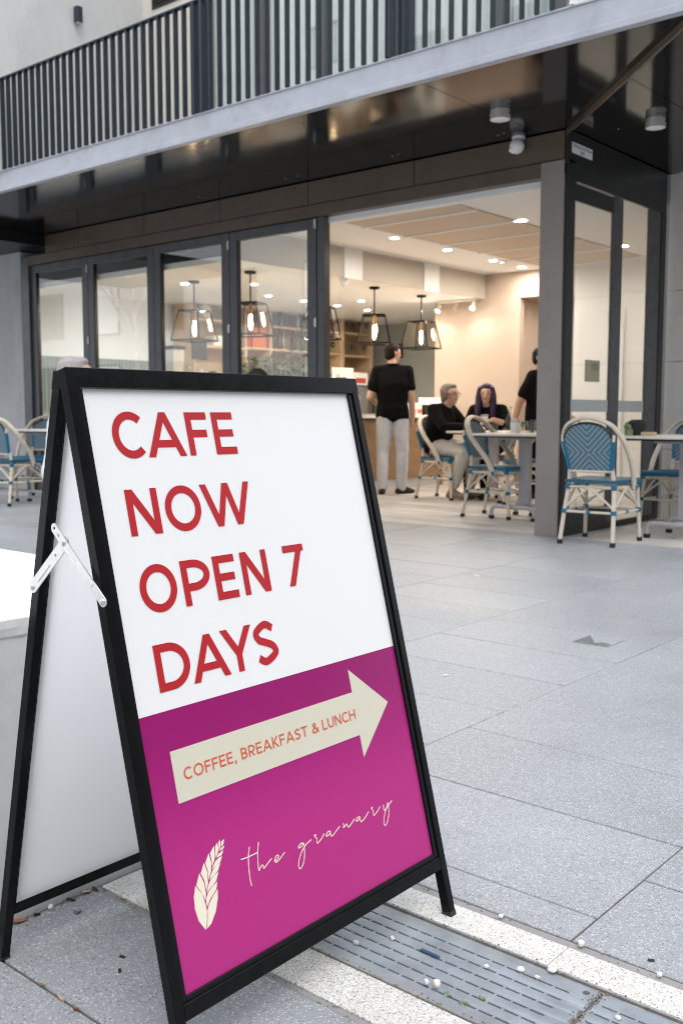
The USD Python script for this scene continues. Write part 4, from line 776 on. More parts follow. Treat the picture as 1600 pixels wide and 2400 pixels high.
boxthing('card_box', 'white box with red front on the left bay shelf', 'box', -6.80, -6.62, 2.98, 3.22, 1.886, 2.06, M['paper'], [('print_block', (-6.6199, -6.6185, 3.02, 3.12, 1.93, 2.03), M['red'])])
boxthing('card_box', 'plain white box on the left bay shelf by the upright', 'box', -6.80, -6.62, 2.72, 2.92, 1.886, 2.03, M['paper'])
obj('round_vase', lathe([(0, 0), (.05, 0), (.09, .05), (.10, .11), (.08, .17), (.045, .20), (.045, .22), (0, .22)], 18), M['paper'], label='round white vase on the left bay shelf', cat='vase', loc=(-6.7, 2.62, 2.247), smooth=40)
boxthing('black_board', 'narrow black chalkboard hanging on the wall left of the shelves', 'board', -6.32, -6.30, 2.04, 2.30, 1.66, 1.91, M['dark'], [('frame', (-6.2999, -6.296, 2.03, 2.31, 1.90, 1.915), M['dark'])])
boxthing('coffee_machine', 'steel espresso machine on the counter behind the folding doors', 'coffee machine', -4.34, -3.95, 1.0, 1.55, .91, 1.36, M['silver'], [('group_head', (-4.1, -3.93, 1.1, 1.2, 1.12, 1.18), M['dark']), ('cup_rail', (-4.33, -3.96, 1.01, 1.54, 1.361, 1.375), M['dark'])])
dc = thing('display_case', 'glass pastry case with black frame on the counter', 'display case', (-3.98, 2.18, .91))
for a, b, c_, d, e, f_ in ((-.20, .21, -.57, -.555, 0, .37), (-.20, .21, .54, .555, 0, .37), (-.20, .21, -.555, .54, .355, .372), (-.20, .21, -.555, .54, 0, .02)): obj('frame', bx(a, b, c_, d, e, f_, .002), M['dark'], dc)
obj('front_glass', bx(.196, .20, -.554, .539, .021, .354), M['glass'], dc); obj('shelf', bx(-.19, .19, -.554, .539, .19, .197), M['tumbler'], dc); obj('trim', bx(.2105, .216, -.57, .56, 0, .03), M['silver'], dc)
for i in range(12):
    zz = .0205 if i < 6 else .1975; obj('pastry', sph((rng.uniform(-.02, .12), -.46+.17*(i % 6), zz+.026), .05, 2, None) if False else mapped(sph((0, 0, 0), .055, 2), (.06, -.46+.17*(i % 6), zz+.028), (1, 0, 0), (0, 1.1, 0), (0, 0, .5)), M['slat'], dc, smooth=True)
boxthing('bread_bag', 'white paper parcel with red print on top of the pastry case', 'parcel', -4.1, -3.86, 2.44, 2.71, 1.283, 1.43, M['paper'], [('print_block', (-3.859, -3.857, 2.48, 2.67, 1.31, 1.37), M['red'])])
boxthing('bread_bag', 'cream paper parcel leaning behind the parcel with red print', 'parcel', -4.17, -4.11, 2.40, 2.74, 1.283, 1.50, M['curtain'])
obj('black_cup', lathe([(0, 0), (.03, 0), (.055, .07), (.057, .09), (.05, .09), (.03, .02), (0, .02)], 16), M['dark'], label='black cup on the pastry case left of the parcels', cat='cup', loc=(-3.98, 2.36, 1.283), smooth=40)
for y0, lab, lid in ((3.62, 'white takeaway box with orange band on the counter, left of a pair', .17), (3.76, 'white takeaway box with orange band on the counter, right of a pair', .17)):
    boxthing('menu_box', lab, 'box', -3.98, -3.88, y0, y0+.11, .91, .91+lid, M['paper'], [('band', (-3.879, -3.877, y0+.01, y0+.10, .945, 1.0), M['orange'])], 'boxes on the counter end')
boxthing('card_reader', 'dark box on the counter end beside the takeaway boxes', 'box', -4.0, -3.86, 3.9, 4.06, .91, 1.06, M['dark'])
pt = thing('till_screen', 'white till screen seen from behind on the counter end', 'screen', (-3.95, 4.12, .91)); obj('stand', bx(-.05, .05, -.05, .05, 0, .02), M['paper'], pt); obj('neck', tube([(0, 0, .02), (0, .02, .10)], .014, 8), M['paper'], pt)
obj('screen', mapped(bx(-.15, .15, -.1, .1, -.008, .008, .003), (0, .02, .15), (.8, .6, 0), (-.2, .26, .94), (.56, -.75, .33)), M['paper'], pt)
pf = thing('picture_frame', 'small dark red framed picture on the grey back wall', 'picture', (-6.45, 6.79, 1.995)); obj('frame', bx(-.05, .05, -.012, 0, -.12, .12, .002), M['dark'], pf); obj('print', bx(-.042, .042, -.0135, -.0125, -.11, .11), plain('maroon_print', (.10, .03, .025), .5), pf)
wd = thing('white_door', 'plain white door in the cream wall seen through the side window', 'door', (-1.85, 4.6, 0)); obj('leaf', bx(-.19, .42, -.03, -.002, .0, 2.2, .003), M['white_paint'], wd); obj('handle', [tube([(-.13, -.03, 1.0), (-.13, -.07, 1.0)], .008, 8), tube([(-.13, -.07, 1.0), (-.03, -.07, 1.0)], .008, 8)], M['silver'], wd)
obj('wall_sensor', lathe([(0, -.10), (.02, -.095), (.045, -.05), (.055, 0), (0, 0)], 16), M['lens_off'], label='white cone sensor hanging under the lower ceiling by the bulkhead', cat='sensor', loc=(-3.47, 1.80, ZL), smooth=40)
obj('smoke_alarm', lathe([(0, -.03), (.04, -.028), (.05, -.01), (.052, 0), (0, 0)], 18), M['paper'], label='round white smoke alarm beside the third downlight', cat='smoke alarm', loc=(-2.58, 3.72, ZC), smooth=40)

# flower trough behind the doors
tr = thing('flower_trough', 'trough of leafy white flowers on a bench behind the fourth folding door', 'planter', (-3.35, .60, 0))
obj('bench', bx(-1.75, .46, -.16, .16, .0, 1.10, .004), M['oak'], tr); obj('trough', bx(-.60, .42, -.12, .12, 1.101, 1.26, .004), M['dark'], tr)
lv, pet = [], []
for i in range(800):
    x, y_ = rng.uniform(-.58, .40), rng.gauss(0, .07); z = 1.27 + abs(rng.gauss(0, .115)); a = rng.uniform(0, 6.3); l = rng.uniform(.03, .07)
    m = leafmesh(l, l*.45, .01, i); m.apply_transform(trimesh.transformations.euler_matrix(rng.uniform(-1, 1), rng.uniform(-1.2, .4), a)); m.apply_translation((x, y_, z)); (pet if rng.random() < .45 else lv).append(m)
obj('foliage', lv, M['green'], tr, kind='stuff'); obj('blossom', pet, M['petal'], tr, kind='stuff')
obj('stem', [tube([(x, 0, 1.2), (x+rng.uniform(-.05, .05), rng.uniform(-.05, .05), 1.5)], .003, 4) for x in np.linspace(-.55, .38, 20)], M['green'], tr, kind='stuff')
boxthing('paper_towel', 'white roll holder with black lid on the bench behind the third folding door', 'dispenser', -5.06, -4.88, .52, .68, 1.101, 1.66, M['paper'], [('lid', (-5.07, -4.87, .51, .69, 1.661, 1.70), M['dark'])])
for x, h, mt, lab in ((-4.72, .38, 'tumbler', 'tall clear jar on the bench behind the third folding door'), (-4.52, .33, 'paper', 'short white jar on the bench behind the third folding door'), (-4.30, .30, 'dark', 'black jar on the bench behind the third folding door')):
    obj('storage_jar', lathe([(0, 0), (.05, 0), (.052, .02), (.052, h*.8), (.04, h*.9), (.04, h), (0, h)], 16), M[mt], label=lab, cat='jar', loc=(x, .58, 1.101), smooth=40)
# ------------------------------------------------------------------ bistro chairs
def ring_at(p, d, r, h, n=10):
    d = np.asarray(d, float); d /= np.linalg.norm(d); return tube([np.asarray(p)-d*h/2, np.asarray(p)+d*h/2], r, n)
chair0 = [None]
CG = 'blue and cream bistro chairs at the cafe'
def chair(x, y, rz, label):
    """rz = direction it faces: 0 faces +y"""
    if chair0[0] is not None: return dup(chair0[0], label, (x, y, .001), rz)
    t = thing('bistro_chair', label, 'chair', (x, y, .001), rz, CG); chair0[0] = t
    for s in (-1, 1):
        rl = spline([(s*.200, -.245, .012), (s*.186, -.205, .235), (s*.170, -.172, .43), (s*.158, -.185, .56)], 5); fl2 = spline([(s*.214, .238, .012), (s*.205, .222, .235), (s*.196, .196, .44)], 5)
        a = obj('leg', tube(rl, .0155, 10), M['cane'], t, smooth=40); b = obj('leg', tube(fl2, .0150, 10), M['cane'], t, smooth=40)
        for q, c in ((a, rl), (b, fl2)): obj('foot_cap', tube([c[0]-[0, 0, .012], c[1]*.55+c[0]*.45 - [0, 0, .006]], .0205, 10), M['rubber'], q, smooth=40)
    for dy, rr in ((0, .0150), (.026, .0128)):
        hp = [(-.222, .075+dy, .395), (-.232, .01+dy, .53), (-.238, -.095+dy, .66), (-.218, -.185+dy, .775), (-.150, -.245+dy, .868), (0, -.278+dy, .912)]
        hp = hp + [(-a, b, c) for a, b, c in hp[-2::-1]]
        obj('hoop', tube(spline(hp, 6), rr, 10), M['cane'], t, smooth=40)
    pl = [(-.150, .535), (-.168, .66), (-.181, .735), (-.176, .775), (-.150, .820), (-.105, .853), (-.05, .869), (0, .873)]; pl = pl + [(-a, b) for a, b in pl[-2::-1]]
    sx_ = lambda z: -.180 - (z-.5)*.262
    P = Polygon(pl); o_ = (0, -.180+.5*.262, 0); B_ = (0, -.262, 1)
    obj('back_panel', mapped(ext(P, .014, -.007), o_, (1, 0, 0), B_, (0, -1, 0)), M['weave_back'], t)
    for s in (-1, 1):
        up_ = [(s*.158, sx_(.545), .545), (s*.174, sx_(.66), .66), (s*.187, sx_(.745), .745)]
        u = obj('upright', tube(spline(up_ + [(s*.190, sx_(.79)+.012, .79)], 5), .0125, 8), M['cane'], t, smooth=40); obj('wrap', tube(spline(up_, 5), .0165, 10), M['bind'], u, smooth=40)
    obj('back_rail', tube([(-.155, sx_(.530), .530), (.155, sx_(.530), .530)], .011, 8), M['cane'], t, smooth=40); obj('panel_rim', tube(np.array([(a, sx_(b), b) for a, b in spline(pl[2:-2], 4)]), .010, 8), M['dark'], t, smooth=40)
    seat = Polygon([(-.175, -.185), (.175, -.185), (.205, .205), (-.205, .205)]).buffer(.018, 6)
    obj('seat', ext(seat, .024, .444), M['weave_seat'], t); obj('seat_edge', cat_([tube([(-.208, .214, .452), (.208, .214, .452)], .0205, 10), tube([(-.210, .214, .452), (-.210, .12, .452)], .018, 8), tube([(.210, .214, .452), (.210, .12, .452)], .018, 8)]), M['bind'], t, smooth=40)
    for nm, a, b in (('seat_rail', (-.172, -.178, .415), (.172, -.178, .415)), ('seat_rail', (-.200, .205, .415), (.200, .205, .415)), ('seat_rail', (-.172, -.178, .415), (-.200, .205, .415)), ('seat_rail', (.172, -.178, .415), (.200, .205, .415)),
                     ('stretcher', (-.186, -.205, .235), (.186, -.205, .235)), ('stretcher', (-.205, .222, .235), (.205, .222, .235)), ('stretcher', (-.186, -.205, .235), (-.205, .222, .235)), ('stretcher', (.186, -.205, .235), (.205, .222, .235))):
        obj(nm, tube([a, b], .0125 if nm == 'seat_rail' else .0095, 8), M['cane'], t, smooth=40)
    for a, b, in (((-.183, -.202, .265), (.183, -.202, .265)), ((-.203, .220, .265), (.203, .220, .265)), ((-.184, -.19, .265), (-.203, .205, .265)), ((.184, -.19, .265), (.203, .205, .265))):
        a, b = np.array(a), np.array(b); m_ = (a+b)/2
        obj('brace', tube(spline([a, a*.62+b*.38+[0, 0, .115], m_+[0, 0, .140], a*.38+b*.62+[0, 0, .115], b], 6), .0088, 8), M['cane'], t, smooth=40)
    for s in (-1, 1):
        for p, d in (((s*.186, -.205, .236), (0, .18, 1)), ((s*.205, .222, .236), (0, 0, 1)), ((s*.172, -.174, .415), (0, 0, 1)), ((s*.198, .199, .418), (0, 0, 1)), ((s*.222, .082, .408), (0, -.4, 1))): obj('binding', ring_at(p, d, .0215, .030 if p[2] < .3 else .034), M['bind'], t, smooth=40)
    for p, d in (((0, -.205, .235), (1, 0, 0)), ((-.196, .01, .235), (0, 1, 0)), ((.196, .01, .235), (0, 1, 0))): obj('binding', ring_at(p, d, .0135, .03, 8), M['bind'], t, smooth=40)
    return t
W90 = -PI/2
chair(.585, -.070, .06, 'bistro chair standing in front of the corner post, seen from behind')
chair(-2.46, 2.345, W90, 'bistro chair with the grey haired man sitting on it'); chair(-.965, 1.02, W90+.05, 'empty bistro chair nearest the threshold, at the table with the bottle')
chair(-1.30, 2.30, PI/2, 'bistro chair beyond the bottle table, turned to face the seated man'); chair(.63, 1.27, PI-.12, 'bistro chair at the right edge beyond the terrace table')
chair(-5.51, -1.13, .186, 'bistro chair cut by the left edge of the picture, on the paving'); chair(-6.02, -.50, -2.61, 'bistro chair against the concrete pier, behind the left table edge')
chair(-2.26, 3.0, PI, 'bistro chair under the woman with purple hair')
def stool(x, y, label):
    t = thing('stool', label, 'stool', (x, y, .001)); obj('seat', lathe([(0, .465), (.15, .465), (.165, .455), (.165, .435), (0, .435)], 24), M['slat'], t, smooth=40)
    for i in range(4): a = PI/4+i*PI/2; obj('leg', tube([(.11*math.cos(a), .11*math.sin(a), .436), (.16*math.cos(a), .16*math.sin(a), 0)], .013, 8), M['dark'], t, smooth=40)
stool(-1.40, -3.24, 'round stool under the silver haired person behind the sign'); stool(-1.30, -1.74, 'round stool under the dark haired person behind the sign')

def table(x, y, w, d, label, rz=0, z=.765):
    t = thing('cafe_table', label, 'table', (x, y, .001), rz, 'square cafe tables')
    obj('top', bx(-w/2, w/2, -d/2, d/2, z-.022, z, .004), M['table'], t); obj('edge_band', bx(-w/2+.01, w/2-.01, -d/2+.01, d/2-.01, z-.036, z-.0225, .002), M['dark'], t)
    obj('column', bx(-.055, .055, -.03, .03, .125, z-.06, .006), M['grey_leg'], t); obj('support_plate', bx(-.2, .2, -.17, .17, z-.059, z-.0365, .003), M['grey_leg'], t)
    obj('cross_bar', bx(-.03, .03, -.20, .20, .090, .124, .006), M['grey_leg'], t)
    for s in (-1, 1):
        f = tube(spline([(-.215, s*.21, .02), (-.212, s*.21, .085), (-.17, s*.21, .112), (0, s*.21, .112), (.17, s*.21, .112), (.212, s*.21, .085), (.215, s*.21, .02)], 4), .018, 8)
        ft = obj('foot', f, M['grey_leg'], t, smooth=40)
        for q in (-1, 1): obj('foot_cap', bx(q*.215-.022, q*.215+.022, s*.21-.022, s*.21+.022, 0, .032, .006), M['rubber'], ft)
    return t
table(-.70, 1.06, .72, .66, 'table with bottle and glasses beside the corner post'); table(-1.88, 2.42, .82, .62, 'table between the grey haired man and the woman with purple hair', z=.755)
table(.96, .61, .74, .78, 'terrace table right of the corner post', z=.775); table(-5.42, -.66, .66, .62, 'table at the left edge in front of the concrete pier', z=.775)
def tumbler(x, y, z, h, r, label):
    t = thing('tumbler', label, 'glass', (x, y, z), 0, None); obj('wall', lathe([(0, 0), (r*.85, 0), (r, h), (r*.93, h), (r*.8, .006), (0, .006)], 16), M['tumbler'], t, smooth=50)
for x, y, h, l in ((-1.0, 1.02, .10, 'small tumbler at the left side of the bottle table'), (-.60, .98, .11, 'tumbler at the right side of the bottle table by the post'), (-.70, 1.2, .12, 'tall tumbler behind the steel canister')): tumbler(x, y, .767, h, .034, l)
wb = thing('water_bottle', 'clear water bottle on the table beside the corner post', 'bottle', (-.89, 1.10, .767)); obj('glass', lathe([(0, 0), (.038, 0), (.04, .02), (.04, .12), (.018, .165), (.015, .235), (0, .235)], 16), M['tumbler'], wb, smooth=50); obj('rim', lathe([(.0155, .225), (.018, .225), (.018, .236), (.0155, .236)], 12), M['silver'], wb)
cn = thing('steel_canister', 'bright steel canister beside the water bottle', 'canister', (-.80, 1.05, .767)); obj('body', lathe([(0, 0), (.045, 0), (.045, .12), (.040, .13), (0, .13)], 18), M['silver'], cn, smooth=40); obj('band', lathe([(.0455, .0), (.047, 0), (.047, .095), (.0455, .095)], 18), M['paper'], cn, smooth=40)
jr = thing('herb_jar', 'glass jar with green herb label right of the canister', 'jar', (-.70, 1.04, .767)); obj('body', lathe([(0, 0), (.036, 0), (.036, .08), (.03, .09), (0, .09)], 14), M['tumbler'], jr, smooth=50); obj('herb', [sph((rng.uniform(-.02, .02), rng.uniform(-.02, .02), .06+rng.uniform(0, .04)), .012, 1) for _ in range(9)], M['green'], jr)
boxthing('sugar_box', 'small pinkish block on the terrace table', 'box', .73, .83, .27, .33, .777, .805, M['tan'])
obj('dark_bowl', lathe([(0, 0), (.04, 0), (.075, .06), (.07, .10), (.04, .12), (0, .12)], 18), M['rubber'], label='round black jug on the far side of the terrace table', cat='jug', loc=(.66, .36, .777), smooth=40)
obj('green_pot', [lathe([(0, 0), (.03, 0), (.036, .05), (0, .05)], 12)] + [sph((rng.uniform(-.03, .03), rng.uniform(-.03, .03), .06+rng.uniform(0, .03)), .018, 1) for _ in range(12)], M['green'], label='small pot of pale green leaves on the terrace table', cat='plant', loc=(.625, .30, .777))

# ------------------------------------------------------------------ people
MF = manifold3d.Manifold
def _sp(c, r):
    m = trimesh.creation.icosphere(subdivisions=2, radius=1.0).vertices
    return np.asarray(c, float) + m*np.asarray(r, float)
def hull(*cr): return MF.hull_points(np.vstack([_sp(c, r) for c, r in cr]))
def fuse(ms_, l, it=10):
    m = MF.batch_boolean(ms_, manifold3d.OpType.Add).refine_to_length(l); d = m.to_mesh(); t = trimesh.Trimesh(d.vert_properties[:, :3], d.tri_verts, process=True)
    trimesh.smoothing.filter_taubin(t, lamb=.5, nu=.53, iterations=it); return t
V3 = lambda *a: np.array(a, float)
UP = V3(0, 0, 1)
def unit(v): v = np.asarray(v, float); return v/np.linalg.norm(v)
def hand(w, d, nrm, sz=1.0, curl=.5, thumb=1):
    """palm from the wrist along d, fingers curl towards -nrm"""
    d, nrm = unit(d), unit(nrm); s = unit(np.cross(d, nrm))*thumb; out = []
    k = [w + d*.085*sz + s*o*sz for o in (-.032, -.011, .011, .031)]
    out.append(hull((w, .024*sz), (k[0], (.013*sz)), (k[3], (.013*sz)), (w + d*.03*sz + s*.02*sz, .016*sz), (w + d*.03*sz - s*.02*sz, .016*sz)))
    for i, L_ in enumerate((.062, .074, .080, .070)):
        d1 = unit(d - nrm*curl*.5); d2 = unit(d - nrm*curl*1.5); a = k[i]; b = a + d1*L_*.55*sz; c = b + d2*L_*.5*sz
        out += [hull((a, .0098*sz), (b, .0088*sz)), hull((b, .0088*sz), (c, .0072*sz))]
    a = w + d*.02*sz + s*.024*sz; b = a + unit(d*.7 + s*.8 - nrm*.25)*.045*sz; c = b + unit(d + s*.15 - nrm*.4)*.035*sz
    return out + [hull((a, .014*sz), (b, .011*sz)), hull((b, .011*sz), (c, .0085*sz))]
def person(base, label, J, top, bottom, hair, skin=None, sleeve=.55, cuff=.93, shoe=None, hairstyle='short', sex='m', extras=None, grp=None):
    base = np.asarray(base, float); J = {k: (np.asarray(v, float) - base if k not in ('f', 'hd', 'hl', 'hr') else unit(v)) for k, v in J.items()}
    t = thing('person', label, 'person', base, 0, grp); f = J['f']; r = unit(np.cross(f, UP)); skin = skin or M['skin']
    ch, hp, nk, hc, hd = J['chest'], J['hip'], J['neck'], J['head'], J['hd']; hs = unit(np.cross(hd, UP))
    w = .93 if sex == 'f' else 1.0
    hL, hR = hp - r*.085, hp + r*.085
    sL, sR = J['sL'], J['sR']; trunk_up = unit(nk - hp)
    def torso(g):
        wa = hp*.55 + ch*.45
        return [hull((hL, V3(.098, .098, .09)+g), (hR, V3(.098, .098, .09)+g), (wa - r*.06*w, .098*w+g), (wa + r*.06*w, .098*w+g)), hull((wa - r*.06*w, .098*w+g), (wa + r*.06*w, .098*w+g), (ch - r*.085*w, .108*w+g), (ch + r*.085*w, .108*w+g)),
                hull((ch - r*.085*w, .108*w+g), (ch + r*.085*w, .108*w+g), (sL*.86+sR*.14, .056+g), (sR*.86+sL*.14, .056+g), (nk - trunk_up*.05, .055+g))]
    def arm(s, e, wr, g, fr):
        o = [hull((s, .056*w+g), (e, .041*w+g))]
        if fr > 1: o.append(hull((e, .041*w+g), (wr, .029*w+g)))
        return o
    def leg(h, k, a, g, end=1.0):
        o = [hull((h, .090+g), (k, .060+g)), hull((k, .058+g), (k*.62+a*.38 - f*.015, .056+g), (k + (a-k)*end, (.042+g*1.1)))]
        return o
    parts_ = torso(0) + [hull((nk - trunk_up*.04, .056), (hc - UP*.075 - hd*.01, .052))]
    # head: skull, face, jaw, brow, nose, ears
    parts_ += [hull((hc + UP*.032 - hd*.018, V3(.078, .078, .080)), (hc + UP*.02 + hd*.025, .068)), hull((hc + UP*.02 + hd*.030, .064), (hc - UP*.078 + hd*.052, .030), (hc - UP*.060 + hd*.01, .050))]
    parts_ += [hull((hc + UP*.018 + hd*.092, .009), (hc - UP*.022 + hd*.108, .0115), (hc - UP*.024 + hd*.090, .015))]
    for s in (-1, 1): parts_.append(hull((hc + hs*s*.076 - UP*.005 - hd*.012, V3(.012, .012, .022)), (hc + hs*s*.082 + UP*.012 - hd*.022, V3(.008, .008, .018))))
    for s_, e, wr, hn, th in ((sL, J['eL'], J['wL'], J['hl'], 1), (sR, J['eR'], J['wR'], J['hr'], -1)):
        parts_ += arm(s_, e, wr, 0, 2); d = hn; nrm = unit(np.cross(d, r) if abs(d @ r) < .8 else UP); nrm = nrm if nrm[2] > -.1 else -nrm
        if abs(d[2]) > .8: nrm = r*(-1 if th == 1 else 1)
        parts_ += hand(wr, d, nrm, .95 if sex == 'f' else 1.0, .45, th)
    for h, k, a in ((hL, J['kL'], J['aL']), (hR, J['kR'], J['aR'])): parts_ += leg(h, k, a, 0)
    obj('body', fuse(parts_, .016, 8), skin, t, smooth=True)
    sl = []
    for s_, e, wr in ((sL, J['eL'], J['wL']), (sR, J['eR'], J['wR'])):
        if sleeve <= 1: sl.append(hull((s_, .056*w+.014), (s_ + (e-s_)*sleeve, .050*w+.018)))
        else: sl += arm(s_, e, e + (wr-e)*(sleeve-1), .014, 2)
    hem = hull((hL, V3(.108, .108, .10)), (hR, V3(.108, .108, .10)), (hL - trunk_up*J.get('hem', V3(.03, 0, 0))[0] if False else hL, .105), (hR, .105))
    st_ = fuse(torso(.015) + sl, .020, 8); nz = (meshkit.fbm(np.asarray(st_.vertices)*V3(11, 11, 17), 3, 5)-.5)*.016; st_.vertices = st_.vertices + st_.vertex_normals*nz[:, None]; obj('shirt', st_, top, t, smooth=True)
    lg = [hull((hL, .103), (hR, .103))]
    for h, k, a in ((hL, J['kL'], J['aL']), (hR, J['kR'], J['aR'])): lg += leg(h, k, a, .017, cuff)
    tr_ = fuse(lg, .022, 8); nz = (meshkit.fbm(np.asarray(tr_.vertices)*V3(14, 14, 22), 3)-.5)*.010; tr_.vertices = tr_.vertices + tr_.vertex_normals*nz[:, None]
    obj('trousers', tr_, bottom, t, smooth=True)
    for a, td in ((J['aL'], J['tL'] - J['aL'] if 'tL' in J else f), (J['aR'], J['tR'] - J['aR'] if 'tR' in J else f)):
        td = unit(V3(td[0], td[1], 0)); z0 = V3(a[0], a[1], 0) + V3(0, 0, a[2]-.085)
        obj('shoe', fuse([hull((z0 - td*.045 + UP*.032, V3(.036, .036, .032)), (z0 + td*.06 + UP*.034, V3(.042, .042, .034)), (z0 + td*.165 + UP*.026, V3(.036, .036, .026)), (z0 - td*.01 + UP*.075, .040))], .02, 6), shoe or M['dark'], t, smooth=True)
    hm = []
    if hairstyle == 'short': hm = [hull((hc + UP*.045 - hd*.022, V3(.084, .084, .082)), (hc + UP*.072 + hd*.030, V3(.058, .058, .045)), (hc - UP*.02 - hd*.045, V3(.062, .062, .060)))]
    elif hairstyle == 'receding': hm = [hull((hc + UP*.042 - hd*.034, V3(.089, .089, .084)), (hc + UP*.090 + hd*.012, V3(.058, .058, .030)), (hc - UP*.045 - hd*.055, V3(.064, .064, .060)))] + [hull((hc + hs*s*.068 - hd*.012 + UP*.03, .026), (hc + hs*s*.072 - UP*.03 - hd*.008, .016)) for s in (-1, 1)]
    elif hairstyle == 'long': hm = [hull((hc + UP*.045 - hd*.02, V3(.088, .088, .088)), (hc + UP*.085 + hd*.015, V3(.062, .062, .045)), (hc - UP*.10 - hd*.05, V3(.075, .075, .08)))] + [hull((hc + hs*s*.062 + UP*.065 + hd*.030, .034), (hc + hs*s*.084 - UP*.02 + hd*.025, .034)) for s in (-1, 1)] + [hull((hc + hs*s*.084 - UP*.02 + hd*.025, .034), (hc + hs*s*.085 - UP*.21 + hd*.045, .036)) for s in (-1, 1)] + [hull((hc + hs*s*.085 - UP*.20 + hd*.045, .036), (hc + hs*s*.080 - UP*.29 + hd*.055, .022)) for s in (-1, 1)]
    hmesh = fuse(hm, .014, 4)
    nz = (meshkit.fbm(np.asarray(hmesh.vertices)*70, 3)-.5)*.010; hmesh.vertices = hmesh.vertices + hmesh.vertex_normals*nz[:, None]
    obj('hair', hmesh, hair, t, smooth=True)
    for s in (-1, 1):
        e_ = hc + hs*s*.032 + UP*.012 + hd*.086; obj('eye', sph(e_ - hd*.004, .0078, 2), M['rubber'], t, smooth=True); obj('eyebrow', tube([e_ + UP*.021 - hs*s*.014 + hd*.006, e_ + UP*.024 + hs*s*.014 - hd*.004], .0030, 6), hair, t)
    obj('mouth', tube([hc - UP*.052 + hd*.084 - hs*.022, hc - UP*.050 + hd*.093, hc - UP*.052 + hd*.084 + hs*.022], .0052, 6), M['lip_pink'], t, smooth=True)
    for nm, m_, mt in (extras(hc, hd, hs, J, f, r, base) if extras else []): obj(nm, m_, mt, t, smooth=40)
    return t
RS = V3(.76, .65, 0); FS = V3(-.65, .76, 0)   # towards the picture's right; away from the camera
c = V3(-3.275, 2.45, 0)
def belt_collar(hc, hd, hs, J, f, r, base): return [('collar', tube([J['neck'] + UP*.01 + V3(math.cos(a)*.062, math.sin(a)*.062, 0) for a in np.linspace(0, 2*PI, 14)], .012, 6), M['cloth_black'])]
person((-3.275, 2.45, 0), 'man standing with his back turned at the counter, black polo shirt and pale grey jeans', dict(f=FS, hip=c+UP*.93, chest=c+UP*1.27 + FS*.0, neck=c+UP*1.50, head=c+UP*1.635+FS*.03, hd=FS*.55+RS*.85,
    sL=c-RS*.178+UP*1.435, sR=c+RS*.172+UP*1.435, eL=c-RS*.265+UP*1.13-FS*.03, wL=c-RS*.20+UP*1.07+FS*.19, hl=FS*.8+RS*.5+UP*.1, eR=c+RS*.215+UP*1.14-FS*.02, wR=c+RS*.235+UP*.895+FS*.02, hr=V3(0, 0, -1)+FS*.15,
    kL=c-RS*.115+UP*.50+FS*.01, aL=c-RS*.12+UP*.085-FS*.02, kR=c+RS*.115+UP*.50+FS*.02, aR=c+RS*.105+UP*.085+FS*.03, tL=c-RS*.13+FS*.2, tR=c+RS*.24+FS*.12), M['cloth_black'], M['cloth_grey'], M['hair_dark'], sleeve=.62, cuff=1.0, shoe=M['dark'], extras=belt_collar)
b = V3(-2.56, 2.345, 0); X, Y = V3(1, 0, 0), V3(0, 1, 0)
def glasses(hc, hd, hs, J, f, r, base):
    o = [('spectacles', cat_([tube([hc + hs*s*.034 + UP*.010 + hd*.099 + hs*math.cos(a)*.021 + UP*math.sin(a)*.018 for a in np.linspace(0, 2*PI, 12)], .0022, 5) for s in (-1, 1)] + [tube([hc + hs*s*.055 + UP*.012 + hd*.095, hc + hs*s*.082 + UP*.012 - hd*.02], .0024, 5) for s in (-1, 1)]), M['dark'])]
    return o
person((-2.50, 2.345, 0), 'older man with grey hair and glasses sitting in black sweater and stone trousers', dict(f=X, hip=b+UP*.575, chest=b+X*.05+UP*.84, neck=b+X*.105+UP*1.045, head=b+X*.165+UP*1.150, hd=X*.95-Y*.08-UP*.05,
    sL=b+X*.06+Y*.165+UP*.985, sR=b+X*.06-Y*.165+UP*.985, eL=b+X*.24+Y*.20+UP*.79, wL=b+X*.42+Y*.10+UP*.795, hl=X-Y*.3, eR=b+X*.22-Y*.215+UP*.80, wR=b+X*.40-Y*.085+UP*.80, hr=X*.8+Y*.4,
    kL=b+X*.42+Y*.12+UP*.53, aL=b+X*.36+Y*.12+UP*.10, kR=b+X*.43-Y*.12+UP*.53, aR=b+X*.27-Y*.10+UP*.10, tL=b+X*.6+Y*.12, tR=b+X*.5-Y*.12), M['cloth_black'], M['cloth_stone'], M['hair_grey'], sleeve=1.92, cuff=.80, shoe=M['hair_grey'], hairstyle='receding', extras=glasses)
w_ = V3(-2.26, 2.93, 0); WF = unit(V3(.25, -1, 0)); WR = unit(np.cross(WF, UP))
def tee(hc, hd, hs, J, f, r, base):
    q = J['chest'] + f*.132 + UP*.02; m = mapped(bx(-.045, .045, -.05, .05, 0, .003, .001), q, unit(np.cross(UP, f)), UP, f); return [('shirt_print', m, M['paper']), ('shirt_print', mapped(bx(-.05, .05, .058, .066, 0, .003), q, unit(np.cross(UP, f)), UP, f), M['paper'])]
